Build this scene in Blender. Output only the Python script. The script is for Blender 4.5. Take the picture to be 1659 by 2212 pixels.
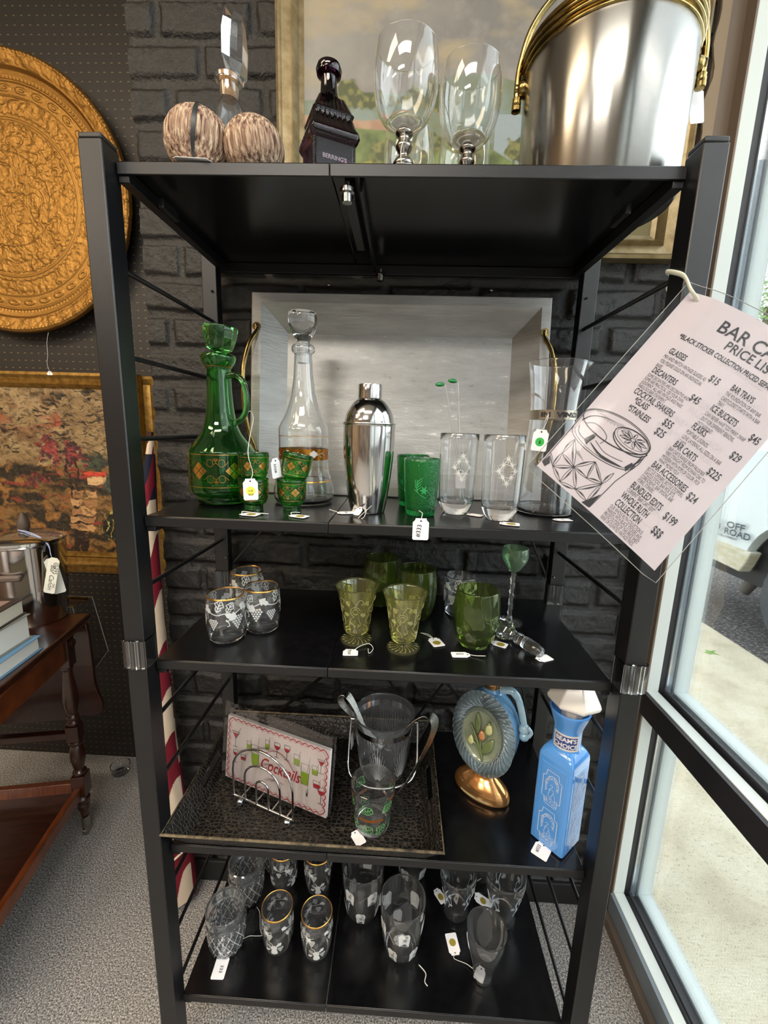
import bpy, math, random
import numpy as np
from mathutils import Vector, Matrix, Euler
for o in list(bpy.data.objects): bpy.data.objects.remove(o)
sc = bpy.context.scene; COL = sc.collection
R = math.radians; PI = math.pi; V = Vector
rng = random.Random(7)

# ---------------------------------------------------------------- camera, world, lights, exposure
cam_d = bpy.data.cameras.new('camera'); cam = bpy.data.objects.new('camera', cam_d); COL.objects.link(cam)
cr = V((.99873929, .04062512, .02948609)); cu = V((-.03671607, .19063853, .98097344)); cf = V((-.03423098, .98081933, -.19188979))
M = Matrix((cr, cu, -cf)).transposed().to_4x4(); M.translation = V((.4732, -.6737, 1.4350)); cam.matrix_world = M
cam_d.sensor_fit = 'HORIZONTAL'; cam_d.sensor_width = 36.0; cam_d.lens = 36 * 921.17 / 1659; cam_d.clip_start = .02; cam_d.clip_end = 200
sc.camera = cam
w = bpy.data.worlds.new('sky'); sc.world = w; w.use_nodes = True
nt = w.node_tree; bg = nt.nodes['Background']
tc = nt.nodes.new('ShaderNodeTexCoord'); sx = nt.nodes.new('ShaderNodeSeparateXYZ'); rp = nt.nodes.new('ShaderNodeValToRGB')
rp.color_ramp.elements[0].position = .45; rp.color_ramp.elements[0].color = (.55, .6, .6, 1)
rp.color_ramp.elements[1].position = .6; rp.color_ramp.elements[1].color = (.86, .94, 1, 1)
mr = nt.nodes.new('ShaderNodeMapRange'); mr.inputs['From Min'].default_value = -1; mr.inputs['From Max'].default_value = 1
nt.links.new(tc.outputs['Generated'], sx.inputs[0]); nt.links.new(sx.outputs['Z'], mr.inputs['Value']); nt.links.new(mr.outputs[0], rp.inputs[0]); nt.links.new(rp.outputs[0], bg.inputs['Color'])
bg.inputs['Strength'].default_value = 5.0
def area(name, loc, rot, sx_, sy_, power, col, portal=False):
    l = bpy.data.lights.new(name, 'AREA'); l.shape = 'RECTANGLE'; l.size = sx_; l.size_y = sy_; l.energy = power; l.color = col
    if portal: l.cycles.is_portal = True
    o = bpy.data.objects.new(name, l); COL.objects.link(o); o.location = loc; o.rotation_euler = rot; return o
area('window_portal', (1.30, -2.2, 1.55), (0, R(90), 0), 2.9, 5.2, 1, (1, 1, 1), True)
for i, (x, y, p, c) in enumerate([(-2.4, -1.6, 62, (1, .78, .52)), (-.9, -.9, 28, (1, .80, .55)), (-.5, -3.2, 95, (1, .93, .84)), (-2.6, -3.6, 70, (1, .9, .78)), (.25, -1.5, 40, (1, .94, .86))]):
    area('ceiling_lamp_fill', (x, y, 3.19), (0, 0, 0), 1.2, .5, p, c)  # unseen; warm left lamps follow the room, paler ones added as interior fill
vs = sc.view_settings; sc.display_settings.display_device = 'sRGB'
vs.view_transform = 'Standard'; vs.look = 'None'; vs.gamma = 1; vs.use_curve_mapping = False; vs.exposure = .0
cy = sc.cycles; cy.max_bounces = 16; cy.transmission_bounces = 14; cy.glossy_bounces = 5; cy.diffuse_bounces = 4; cy.transparent_max_bounces = 24
cy.caustics_reflective = True; cy.caustics_refractive = True; cy.sample_clamp_indirect = 6; cy.use_denoising = True; cy.blur_glossy = .5

# ---------------------------------------------------------------- materials
def lin(c):
    if isinstance(c, str): c = [int(c[i:i+2], 16) / 255 for i in (0, 2, 4)]
    return tuple(x / 12.92 if x < .04045 else ((x + .055) / 1.055) ** 2.4 for x in c)
def _new(name):
    m = bpy.data.materials.new(name); m.use_nodes = True; n = m.node_tree; return m, n, n.nodes['Principled BSDF']
def bump(n, b, src, strength, dist=.01, prev=None):
    bp = n.nodes.new('ShaderNodeBump'); bp.inputs['Strength'].default_value = strength; bp.inputs['Distance'].default_value = dist
    n.links.new(src, bp.inputs['Height'])
    if prev: n.links.new(prev, bp.inputs['Normal'])
    n.links.new(bp.outputs[0], b.inputs['Normal']); return bp.outputs[0]
def noise(n, scale, detail=3, rough=.5, vec=None, stretch=None):
    t = n.nodes.new('ShaderNodeTexNoise'); t.inputs['Scale'].default_value = scale; t.inputs['Detail'].default_value = detail; t.inputs['Roughness'].default_value = rough
    c = n.nodes.new('ShaderNodeTexCoord'); mp = n.nodes.new('ShaderNodeMapping'); n.links.new(c.outputs['Object'], mp.inputs[0])
    if stretch: mp.inputs['Scale'].default_value = stretch
    n.links.new(mp.outputs[0], t.inputs['Vector']); return t
def ramp(n, src, stops):
    r = n.nodes.new('ShaderNodeValToRGB'); e = r.color_ramp.elements
    while len(e) < len(stops): e.new(.5)
    for i, (p, c) in enumerate(stops): e[i].position = p; e[i].color = (*lin(c), 1)
    n.links.new(src, r.inputs[0]); return r.outputs[0]
def mat(name, col, rough=.5, metal=0, spec=.5, coat=0, nz=None, bp=None, aniso=0):
    """nz=(scale, colour2, stretch)  mixes a second colour by noise; bp=(scale, strength, dist, stretch)"""
    m, n, b = _new(name); b.inputs['Base Color'].default_value = (*lin(col), 1); b.inputs['Roughness'].default_value = rough
    b.inputs['Metallic'].default_value = metal; b.inputs['Specular IOR Level'].default_value = spec; b.inputs['Coat Weight'].default_value = coat
    if nz: n.links.new(ramp(n, noise(n, nz[0], 5, .6, stretch=nz[2] if len(nz) > 2 else None).outputs[0], [(.35, col), (.65, nz[1])]), b.inputs['Base Color'])
    if bp: bump(n, b, noise(n, bp[0], 4, .6, stretch=bp[3] if len(bp) > 3 else None).outputs[0], bp[1], bp[2])
    return m
def glass(name, col=(1, 1, 1), rough=.0, ior=1.48, bp=None, tw=1):
    m, n, b = _new(name); b.inputs['Base Color'].default_value = (*col, 1); b.inputs['Roughness'].default_value = rough
    b.inputs['Transmission Weight'].default_value = tw; b.inputs['IOR'].default_value = ior
    if bp: bump(n, b, noise(n, bp[0], 2, .5).outputs[0], bp[1], bp[2])
    return m
def film(name, tint=(.97, .98, .98), refl=.10, rough=.03, bp=None):
    m, n, b = _new(name); n.nodes.remove(b); t = n.nodes.new('ShaderNodeBsdfTransparent'); g = n.nodes.new('ShaderNodeBsdfGlossy'); mx = n.nodes.new('ShaderNodeMixShader')
    t.inputs[0].default_value = (*tint, 1); g.inputs['Roughness'].default_value = rough
    f = n.nodes.new('ShaderNodeFresnel'); f.inputs[0].default_value = 1.5; a = n.nodes.new('ShaderNodeMath'); a.operation = 'MULTIPLY'; a.inputs[1].default_value = refl * 20; a.use_clamp = True
    n.links.new(f.outputs[0], a.inputs[0]); n.links.new(a.outputs[0], mx.inputs[0]); n.links.new(t.outputs[0], mx.inputs[1]); n.links.new(g.outputs[0], mx.inputs[2])
    if bp: bump(n, g, noise(n, bp[0], 3, .5).outputs[0], bp[1], bp[2])
    n.links.new(mx.outputs[0], n.nodes['Material Output'].inputs[0]); return m
def vcol(name, rough=.7, spec=.3, bp=None, coat=0):
    m, n, b = _new(name); a = n.nodes.new('ShaderNodeAttribute'); a.attribute_name = 'Col'; n.links.new(a.outputs['Color'], b.inputs['Base Color'])
    b.inputs['Roughness'].default_value = rough; b.inputs['Specular IOR Level'].default_value = spec; b.inputs['Coat Weight'].default_value = coat
    if bp: bump(n, b, noise(n, bp[0], 4, .6).outputs[0], bp[1], bp[2])
    return m
M_black = mat('black_powder_coat', '0e0e10', .36, 0, .5, bp=(900, .12, .001))
M_board = mat('black_laminate', '08080a', .22, 0, .5, nz=(40, '0e0e10'), bp=(160, .10, .001))
M_cap = mat('black_plastic', '161618', .45)
M_chrome = mat('chrome', 'd8d8d8', .07, 1); M_steel = mat('brushed_steel', '9f9d98', .22, 1)
M_steel2 = mat('polished_steel', 'cfcdca', .11, 1)
_n = M_steel.node_tree; _b = _n.nodes['Principled BSDF']; _b.inputs['Anisotropic'].default_value = .85; _b.inputs['Anisotropic Rotation'].default_value = .25; _t = _n.nodes.new('ShaderNodeTangent'); _t.direction_type = 'RADIAL'; _t.axis = 'Z'; _n.links.new(_t.outputs[0], _b.inputs['Tangent'])
M_silver = mat('silver_metal', 'a9a49c', .2, 1); M_brass = mat('brass', 'a08a58', .2, 1, nz=(60, '7c6a3e')); M_gold = mat('gold_trim', 'dba85a', .28, 1)
M_clear = glass('clear_glass', (.98, .99, 1), 0, 1.52, tw=.985); M_clear2 = glass('pressed_clear_glass', (.95, .98, 1), .01, 1.6, tw=.965)
M_green = glass('green_glass', (.16, .60, .15), tw=.985); M_green2 = glass('emerald_pressed_glass', (.015, .46, .10), .03, 1.55, bp=(300, .9, .0015), tw=.90)
M_olive = glass('olive_green_glass', (.46, .60, .20), .02, tw=.97); M_yellow = glass('yellow_glass', (.98, .96, .52), .0, 1.62, tw=.965)
M_yellow2 = glass('yellow_relief_glass', (.97, .94, .45), .1, 1.6, tw=.7)
M_purple = glass('dark_purple_glass', (.022, .004, .014), .04); M_palegreen = glass('pale_green_glass', (.72, .97, .72), tw=.92)
M_frost = mat('white_etching', 'f2f4f2', .7)
_n = M_frost.node_tree; _b = _n.nodes['Principled BSDF']; _t = _n.nodes.new('ShaderNodeBsdfTransparent'); _m = _n.nodes.new('ShaderNodeMixShader'); _m.inputs[0].default_value = .62
_n.links.new(_t.outputs[0], _m.inputs[1]); _n.links.new(_b.outputs[0], _m.inputs[2]); _n.links.new(_m.outputs[0], _n.nodes['Material Output'].inputs[0])
M_white = mat('white_card', 'f3f2f4', .6); M_ink = mat('black_ink', '1d1c20', .6)
M_string = mat('white_string', 'dcdcd6', .8); M_fadeink = mat('show_through_ink', 'b3abaf', .7); M_paper = mat('price_list_paper', 'bab1b5', .6)
M_olsticker = mat('olive_sticker', '9a8a2e', .5); M_ylsticker = mat('yellow_sticker', 'e3dc50', .5); M_grsticker = mat('green_sticker', '35b04a', .5)
M_film = film('laminate_film', (.95, .955, .96), .022, .10); M_wrap = film('cellophane', (.90, .88, .88), .09, .05, bp=(14, .3, .01)); M_pane = film('window_glass', (.99, 1, .995), .035, .0)
M_acryl = film('clear_acrylic', (.80, .80, .80), .12, .03); M_acryledge = mat('acrylic_edge', '9a9a96', .3)
M_darkwood = mat('dark_mahogany', '3a1c10', .28, 0, .5, .3, nz=(12, '2a120a', (1, 6, 1)))
M_redwood = mat('red_mahogany', '70381a', .3, 0, .5, .3, nz=(14, '4d2410', (8, 1, 1)))
M_alu = mat('silver_window_frame', 'cdd6d4', .45, .0, .5); M_gasket = mat('window_gasket', '26262a', .5); M_alu2 = mat('grey_window_stop', '6d7880', .4)
M_darkframe = mat('dark_frame_face', '29282a', .45); M_brownframe = mat('brown_window_stile', '6a5c4e', .5)  # dark and brown tones on the frame's room-facing faces
M_goldwood = mat('gilt_wood_frame', 'a98646', .33, .75, nz=(50, '7d5d28', (1, 1, 1))); M_champ = mat('champagne_gilt_frame', '9c8c6a', .35, .6, nz=(40, '7d6c4a', (1, 1, 1)))

# ---------------------------------------------------------------- mesh helpers
class MB:
    def __init__(s): s.v = []; s.f = []
    def add(s, vs, fs):
        k = len(s.v); s.v += [tuple(p) for p in vs]; s.f += [tuple(i + k for i in f) for f in fs]; return s
    def box(s, c, d, m=None):
        x, y, z = [t / 2 for t in d]
        p = [V((a * x, b * y, e * z)) for a in (-1, 1) for b in (-1, 1) for e in (-1, 1)]
        if m is not None: p = [m @ q for q in p]
        return s.add([q + V(c) for q in p], [(0, 1, 3, 2), (4, 6, 7, 5), (0, 4, 5, 1), (2, 3, 7, 6), (0, 2, 6, 4), (1, 5, 7, 3)])
    def bb(s, x0, x1, y0, y1, z0, z1): return s.box(((x0 + x1) / 2, (y0 + y1) / 2, (z0 + z1) / 2), (x1 - x0, y1 - y0, z1 - z0))
    def bar(s, a, b, w_, t, up=(0, 1, 0)):
        a, b = V(a), V(b); d = (b - a); L = d.length; z = d.normalized(); x = V(up).cross(z).normalized(); y = z.cross(x)
        return s.box((a + b) / 2, (w_, t, L), Matrix((x, y, z)).transposed())
    def lathe(s, prof, seg=48, c=(0, 0, 0), rf=None, closed=False, sx=1, sy=1, cap=True):
        n = len(prof); vs = []
        for i in range(seg):
            a = 2 * PI * i / seg
            for (r, z) in prof:
                q = r * (rf(a, z, r) if rf else 1); vs.append((c[0] + q * math.sin(a) * sx, c[1] - q * math.cos(a) * sy, c[2] + z))
        fs = []
        for i in range(seg):
            j = (i + 1) % seg
            for k in range(n if closed else n - 1):
                l = (k + 1) % n
                fs.append((i * n + k, j * n + k, j * n + l, i * n + l))
        if cap and not closed:
            if prof[0][0] > 1e-5: fs.append(tuple(i * n for i in range(seg))[::-1])
            if prof[-1][0] > 1e-5: fs.append(tuple(i * n + n - 1 for i in range(seg)))
        return s.add(vs, fs)
    def tube(s, path, r, seg=8, closed=False, flat=1):
        P = [V(p) for p in path]; n = len(P); rings = []; prev = None
        for i in range(n):
            t = (P[(i + 1) % n] - P[i - 1]) if closed else (P[min(i + 1, n - 1)] - P[max(i - 1, 0)])
            t = t.normalized() if t.length > 1e-9 else V((0, 0, 1))
            x = (prev - t * prev.dot(t)) if prev is not None else t.orthogonal()
            if prev is None and abs(t.y) < .9: x = V((0, 1, 0)) - t * t.y
            x.normalize(); prev = x; y = t.cross(x); rr = r[i] if isinstance(r, (list, tuple)) else r
            rings.append([P[i] + x * math.cos(2 * PI * k / seg) * rr * flat + y * math.sin(2 * PI * k / seg) * rr for k in range(seg)])
        vs = [p for rg in rings for p in rg]; fs = []
        for i in range(n if closed else n - 1):
            j = (i + 1) % n
            for k in range(seg): l = (k + 1) % seg; fs.append((i * seg + k, i * seg + l, j * seg + l, j * seg + k))
        if not closed: fs += [tuple(range(seg))[::-1], tuple((n - 1) * seg + k for k in range(seg))]
        return s.add(vs, fs)
    def ball(s, c, r, seg=20, sz=1):
        n = seg // 2; return s.lathe([(max(1e-6, r * math.sin(PI * i / n)), -r * sz * math.cos(PI * i / n)) for i in range(n + 1)], seg, c, cap=False)
    def prism(s, poly, z0, z1, f=None):
        n = len(poly); a = [(x, y, z0) for x, y in poly] + [(x, y, z1) for x, y in poly]
        if f: a = [f(*p) for p in a]
        return s.add(a, [tuple(range(n))[::-1], tuple(range(n, 2 * n))] + [(i, (i + 1) % n, n + (i + 1) % n, n + i) for i in range(n)])
    def grid(s, nu, nv, f, closed_u=False):
        vs = [f(i / (nu if closed_u else nu - 1), j / (nv - 1)) for i in range(nu) for j in range(nv)]
        fs = [(i * nv + j, ((i + 1) % nu) * nv + j, ((i + 1) % nu) * nv + j + 1, i * nv + j + 1) for i in range(nu if closed_u else nu - 1) for j in range(nv - 1)]
        return s.add(vs, fs)
def obj(name, mb, m, parent=None, smooth=None, bev=0, loc=None):
    me = bpy.data.meshes.new(name); me.from_pydata(mb.v, [], mb.f); me.validate()
    if smooth is not None:
        me.polygons.foreach_set('use_smooth', [True] * len(me.polygons)); me.set_sharp_from_angle(angle=R(smooth))
    o = bpy.data.objects.new(name, me); COL.objects.link(o); me.materials.append(m)
    if parent is not None: o.parent = parent
    if loc: o.location = loc
    if bev:
        b = o.modifiers.new('bevel', 'BEVEL'); b.width = bev; b.segments = 2; b.limit_method = 'ANGLE'
    return o
def thing(name, label, cat, loc=(0, 0, 0), rotz=0, group=None, rot=None):
    o = bpy.data.objects.new(name, None); COL.objects.link(o); o.empty_display_size = .02; o.location = loc; o.rotation_euler = rot if rot else (0, 0, rotz)
    return tag(o, label, cat, group)
def tag(o, label, cat, group=None):
    o['label'] = label; o['category'] = cat
    if group: o['group'] = group
    return o
def struct(name, mb, m, smooth=None, bev=0): o = obj(name, mb, m, None, smooth, bev); o['kind'] = 'structure'; return o
def dup(root, label, loc, rotz=0, group=None, scale=1):
    r = root.copy(); COL.objects.link(r); r.location = loc; r.rotation_euler = (0, 0, rotz); r.scale = (scale,) * 3; r['label'] = label
    if group: r['group'] = group
    for ch in list(root.children):
        c = ch.copy(); COL.objects.link(c); c.parent = r
        for g in list(ch.children): d = g.copy(); COL.objects.link(d); d.parent = c
    return r
def sm(pts, n=6):
    """Catmull-Rom through points"""
    P = [V(p) for p in pts]; out = []
    for i in range(len(P) - 1):
        a, b, c, d = P[max(i - 1, 0)], P[i], P[i + 1], P[min(i + 2, len(P) - 1)]
        for k in range(n):
            t = k / n; out.append(.5 * ((2 * b) + (c - a) * t + (2 * a - 5 * b + 4 * c - d) * t * t + (3 * b - a - 3 * c + d) * t ** 3))
    return out + [P[-1]]
def sp(pts, n=4): return [(p[0], p[1]) for p in sm([(a, b, 0) for a, b in pts], n)]

# 2-D line art laid on a surface: items ('l',pts,width) ('p',polygon) ('d',x,y,r)
def art(mb, items, f, step=.004):
    for it in items:
        if it[0] == 'l':
            pts = it[1]; wd = it[2] / 2; q = [pts[0]]
            for a, b in zip(pts, pts[1:]):
                d = math.hypot(b[0] - a[0], b[1] - a[1]); n = max(1, int(d / step))
                q += [(a[0] + (b[0] - a[0]) * k / n, a[1] + (b[1] - a[1]) * k / n) for k in range(1, n + 1)]
            vs = []
            for i, p in enumerate(q):
                a, b = q[max(i - 1, 0)], q[min(i + 1, len(q) - 1)]; dx, dy = b[0] - a[0], b[1] - a[1]; L = math.hypot(dx, dy) or 1
                ww = wd * (it[3](i / (len(q) - 1)) if len(it) > 3 else 1)
                vs += [f(p[0] - dy / L * ww, p[1] + dx / L * ww), f(p[0] + dy / L * ww, p[1] - dx / L * ww)]
            mb.add(vs, [(2 * i + 1, 2 * i + 3, 2 * i + 2, 2 * i) for i in range(len(q) - 1)])
        else:
            pts = it[1] if it[0] == 'p' else [(it[1] + it[3] * math.cos(2 * PI * k / 10), it[2] + it[3] * math.sin(2 * PI * k / 10)) for k in range(10)]
            cx = sum(p[0] for p in pts) / len(pts); cy_ = sum(p[1] for p in pts) / len(pts); n = len(pts)
            vs = [f(cx, cy_)] + [f((cx + p[0]) / 2, (cy_ + p[1]) / 2) for p in pts] + [f(*p) for p in pts]
            mb.add(vs, [(0, 1 + i, 1 + (i + 1) % n) for i in range(n)] + [(1 + i, 1 + n + i, 1 + n + (i + 1) % n, 1 + (i + 1) % n) for i in range(n)])
    return mb
def text(mb, s, size, f, x=0, y=0, align='LEFT', bold=0, sx=1, shear=0, ang=0):
    c = bpy.data.curves.new('t', 'FONT'); c.body = s; c.size = size; c.offset = bold * size; c.align_x = align; c.shear = shear; c.resolution_u = 3
    o = bpy.data.objects.new('t', c); me = o.to_mesh(); ca, sa = math.cos(ang), math.sin(ang)
    P = [(v.co.x * sx, v.co.y) for v in me.vertices]
    mb.add([f(x + a * ca - b * sa, y + a * sa + b * ca) for a, b in P], [tuple(p.vertices) for p in me.polygons])
    o.to_mesh_clear(); bpy.data.objects.remove(o); bpy.data.curves.remove(c); return mb
def rad(prof, z):
    for (r0, z0), (r1, z1) in zip(prof, prof[1:]):
        if z0 <= z <= z1 and z1 > z0: return r0 + (r1 - r0) * (z - z0) / (z1 - z0)
    return prof[-1][0]
def wrap(prof, a0=0, eps=.0004, rm=None):
    rm = rm or max(r for r, z in prof)
    def f(u, v): r = rad(prof, v) + eps; a = a0 + u / rm; return (r * math.sin(a), -r * math.cos(a), v)
    return f
def band(prof, z0, z1, eps=.0005, seg=48): return MB().lathe([(rad(prof, z0) + eps, z0), (rad(prof, (z0 + z1) / 2) + eps, (z0 + z1) / 2), (rad(prof, z1) + eps, z1)], seg, cap=False)
def cup(prof, t=.0018, base=.006):
    """closed glass shell of an open vessel from its outer profile (bottom to rim)"""
    inn = [(max(r - t, .0005), z) for r, z in prof if z > base + .001]
    return [(0.0001, 0)] + list(prof) + [(inn[-1][0] + t * .3, prof[-1][1] + t * .5)] + inn[::-1] + [(max(rad(prof, base) - t * 2, .001), base), (.0001, base)]
def curve_prof(pts, n=5): return [(max(p[0], .0001), p[1]) for p in sm([(a, b, 0) for a, b in pts], n)]
# numpy value noise
def vnoise(X, Y, s, seed=0):
    x, y = X * s, Y * s; xi, yi = np.floor(x).astype(int), np.floor(y).astype(int); fx, fy = x - xi, y - yi; fx = fx * fx * (3 - 2 * fx); fy = fy * fy * (3 - 2 * fy)
    def h(a, b):
        n = (a * 374761393 + b * 668265263 + seed * 1442695041) & 0x7fffffff; n = ((n ^ (n >> 13)) * 1274126177) & 0x7fffffff; return ((n ^ (n >> 16)) & 0xffff) / 65535
    return (h(xi, yi) * (1 - fx) + h(xi + 1, yi) * fx) * (1 - fy) + (h(xi, yi + 1) * (1 - fx) + h(xi + 1, yi + 1) * fx) * fy
def fbm(X, Y, s, o=4, seed=0):
    t = 0; a = .5
    for k in range(o): t = t + a * vnoise(X, Y, s * 2 ** k, seed + k); a *= .5
    return t / (1 - .5 ** o)
def gridobj(name, P, C, m, parent=None, smooth=True):
    """P: (nu,nv,3) positions, C: (nu,nv,3) linear colours or None"""
    nu, nv = P.shape[:2]; me = bpy.data.meshes.new(name); idx = np.arange(nu * nv).reshape(nu, nv)
    F = np.stack([idx[:-1, :-1], idx[1:, :-1], idx[1:, 1:], idx[:-1, 1:]], -1).reshape(-1, 4)
    me.vertices.add(nu * nv); me.vertices.foreach_set('co', P.reshape(-1)); me.loops.add(len(F) * 4); me.loops.foreach_set('vertex_index', F.reshape(-1))
    me.polygons.add(len(F)); me.polygons.foreach_set('loop_start', np.arange(0, len(F) * 4, 4)); me.polygons.foreach_set('loop_total', np.full(len(F), 4)); me.update(); me.validate()
    if smooth: me.polygons.foreach_set('use_smooth', [True] * len(me.polygons))
    if C is not None:
        a = me.color_attributes.new('Col', 'FLOAT_COLOR', 'POINT'); a.data.foreach_set('color', np.concatenate([C.reshape(-1, 3), np.ones((nu * nv, 1))], 1).reshape(-1))
    o = bpy.data.objects.new(name, me); COL.objects.link(o); me.materials.append(m)
    if parent is not None: o.parent = parent
    return o
def L3(h): return np.array(lin(h))
def mix(A, B, t): t = np.clip(t, 0, 1)[..., None]; return A * (1 - t) + B * t
Z1, Z2, Z3, Z4, Z5 = 1.812, 1.276, 1.0054, .5974, .1987
# ---------------------------------------------------------------- the room
m, n, b = _new('grey_carpet'); b.inputs['Roughness'].default_value = .95; b.inputs['Specular IOR Level'].default_value = .1
nz_ = noise(n, 260, 3, .75); n.links.new(ramp(n, nz_.outputs[0], [(.36, '4a4949'), (.5, '9c9996'), (.64, 'ece8e2')]), b.inputs['Base Color']); bump(n, b, nz_.outputs[0], .9, .006); M_carpet = m
struct('floor', MB().bb(-4, 1.155, -5, .92, -.06, 0), M_carpet)
struct('ceiling', MB().bb(-4, 1.3, -5, .95, 3.2, 3.26), mat('ceiling_tile', 'c9c4ba', .9))
struct('wall_left', MB().bb(-4.06, -4, -5, .95, 0, 3.2), mat('dark_shop_wall', '57493c', .8, nz=(3, 'a58a6a')))
struct('wall_rear', MB().bb(-4, 1.3, -5.06, -5, 0, 3.2), mat('shop_wall', '8d8176', .8, nz=(2.5, '3a332c')))
# pegboard with its holes
m, n, b = _new('black_pegboard'); b.inputs['Roughness'].default_value = .5
c = n.nodes.new('ShaderNodeTexCoord'); s_ = n.nodes.new('ShaderNodeSeparateXYZ'); n.links.new(c.outputs['Object'], s_.inputs[0])
def mth(n, op, a, b_=None):
    q = n.nodes.new('ShaderNodeMath'); q.operation = op
    for i, x in enumerate((a, b_)):
        if x is None: continue
        if isinstance(x, (int, float)): q.inputs[i].default_value = x
        else: n.links.new(x, q.inputs[i])
    return q.outputs[0]
fx = mth(n, 'SUBTRACT', mth(n, 'FRACT', mth(n, 'MULTIPLY', s_.outputs['X'], 39.37)), .5); fz = mth(n, 'SUBTRACT', mth(n, 'FRACT', mth(n, 'MULTIPLY', s_.outputs['Z'], 39.37)), .5)
d1 = mth(n, 'SQRT', mth(n, 'ADD', mth(n, 'MULTIPLY', fx, fx), mth(n, 'MULTIPLY', fz, fz)))
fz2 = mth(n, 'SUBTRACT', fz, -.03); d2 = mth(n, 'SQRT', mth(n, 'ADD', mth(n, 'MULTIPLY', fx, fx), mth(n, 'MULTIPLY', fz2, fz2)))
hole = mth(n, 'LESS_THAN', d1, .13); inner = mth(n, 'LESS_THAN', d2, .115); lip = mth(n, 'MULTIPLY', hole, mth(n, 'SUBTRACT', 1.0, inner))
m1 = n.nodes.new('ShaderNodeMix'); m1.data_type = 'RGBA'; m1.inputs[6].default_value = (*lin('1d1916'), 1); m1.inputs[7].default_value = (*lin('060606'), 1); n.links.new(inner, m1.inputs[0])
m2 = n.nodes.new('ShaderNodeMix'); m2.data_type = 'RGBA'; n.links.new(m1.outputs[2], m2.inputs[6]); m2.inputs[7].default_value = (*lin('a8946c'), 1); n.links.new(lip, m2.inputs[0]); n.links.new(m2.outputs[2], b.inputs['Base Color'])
M_peg = m
struct('wall_back', MB().bb(-4, -.14, .90, .93, 0, 3.2), M_peg)
# painted brick pier: one height-field of running-bond bricks
bx = np.arange(-.165, 1.1121, .0035); bz = np.arange(0, 2.85, .0035); X, Z = np.meshgrid(bx, bz, indexing='ij')
Hc, Lc = .0805, .212; warp = (fbm(X, Z, 7, 3, 3) - .5) * .010
zz = Z - 1.697 + warp; row = np.floor(zz / Hc); fz_ = zz / Hc - row; off = np.where(row % 2 == 0, .0, .5) + (vnoise(row * 1.0, row * 0, 1, 9) - .5) * .3
xx = (X - .02 + (fbm(X, Z, 9, 3, 5) - .5) * .012) / Lc + off; fx_ = xx - np.floor(xx)
dz = np.minimum(fz_, 1 - fz_) * Hc; dx = np.minimum(fx_, 1 - fx_) * Lc; d = np.minimum(dz - .006, dx - .005)
h = np.clip(d / (.006 + .010 * vnoise(X, Z, 12, 31)), 0, 1); h = h * h * (3 - 2 * h)
brickid = vnoise(np.floor(xx) * 1.0, row, 1, 21)
H = h * .0085 + h * (brickid - .5) * .004 + (fbm(X, Z, 35, 4, 1) - .5) * .0050 + (fbm(X, Z, 150, 3, 2) - .5) * .0030
crack = np.abs(fbm(X * 1.0, Z * .6, 9, 2, 12) - .5) < .004; H = H - crack * h * .002
m, n, b = _new('black_painted_brick'); b.inputs['Base Color'].default_value = (*lin('12100f'), 1); b.inputs['Roughness'].default_value = .27; b.inputs['Specular IOR Level'].default_value = .6
q = bump(n, b, noise(n, 420, 4, .65).outputs[0], .6, .003); bump(n, b, noise(n, 170, 3, .6).outputs[0], .55, .004, q); M_brick = m
P = np.stack([X, .434 - H, Z], -1)[::-1]
br = gridobj('wall_right_pier', P, None, M_brick); br['kind'] = 'structure'; br.name = 'wall_pier'
struct('wall_pier_side', MB().bb(-.165, 1.155, .436, .92, 0, 3.2), M_brick)
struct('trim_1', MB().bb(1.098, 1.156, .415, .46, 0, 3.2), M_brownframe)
rg = [(1.098 + .010 * math.sin(z * 23) * math.sin(z * 7.1) + .004 * math.sin(z * 61), z) for z in [i * .02 for i in range(161)]]
struct('trim_2', MB().prism([(1.118, 0)] + [(x, z) for x, z in rg] + [(1.118, 3.2)], -.4155, -.410, lambda x, y, z: (x, -z, y)), mat('bare_plaster_edge', '8c7c66', .8))
struct('baseboard_back', MB().bb(-.165, 1.1, .417, .43, 0, .075), mat('black_cove_base', '1a1a1b', .5), bev=.003)
# storefront window: stiles, rails, gasket, glass
win = bpy.data.objects.new('window_1', None); COL.objects.link(win); win['kind'] = 'structure'
def stile(y0, y1, z0=.0, z1=3.2):
    obj('stile', MB().bb(1.155, 1.186, y0, y1, z0, z1), M_alu, win, bev=.0015)
    obj('stile', MB().bb(1.186, 1.205, y0 + .006, y1 - .006, z0, z1), M_gasket, win)
    obj('stile', MB().bb(1.205, 1.219, y0 + .002, y1 - .002, z0, z1), M_alu2, win)
    obj('stile', MB().bb(1.219, 1.226, y0 + .007, y1 - .007, z0, z1), M_gasket, win)
    obj('stile', MB().bb(1.226, 1.265, y0, y1, z0, z1), M_alu, win, bev=.0015)
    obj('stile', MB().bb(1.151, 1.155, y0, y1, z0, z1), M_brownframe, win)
stile(.385, .46)
for yy in (-1.4, -3.2, -4.95): stile(yy, yy + .05)
for z0, z1 in ((.003, .098), (.70, .765), (2.95, 3.2)):
    obj('rail', MB().bb(1.156, 1.186, -5, .385, z0, z1), M_alu, win, bev=.0015)
    obj('rail', MB().bb(1.186, 1.226, -5, .385, z0, z1 - .008), M_gasket, win)
    obj('rail', MB().bb(1.226, 1.265, -5, .385, z0, z1), M_alu, win, bev=.0015)
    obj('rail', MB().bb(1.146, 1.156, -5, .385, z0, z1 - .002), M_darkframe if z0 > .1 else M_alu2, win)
struct('trim_3', MB().bb(1.130, 1.146, -5, .40, 0, .035), mat('carpet_edge_strip', '5b5148', .6), bev=.003)
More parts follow.
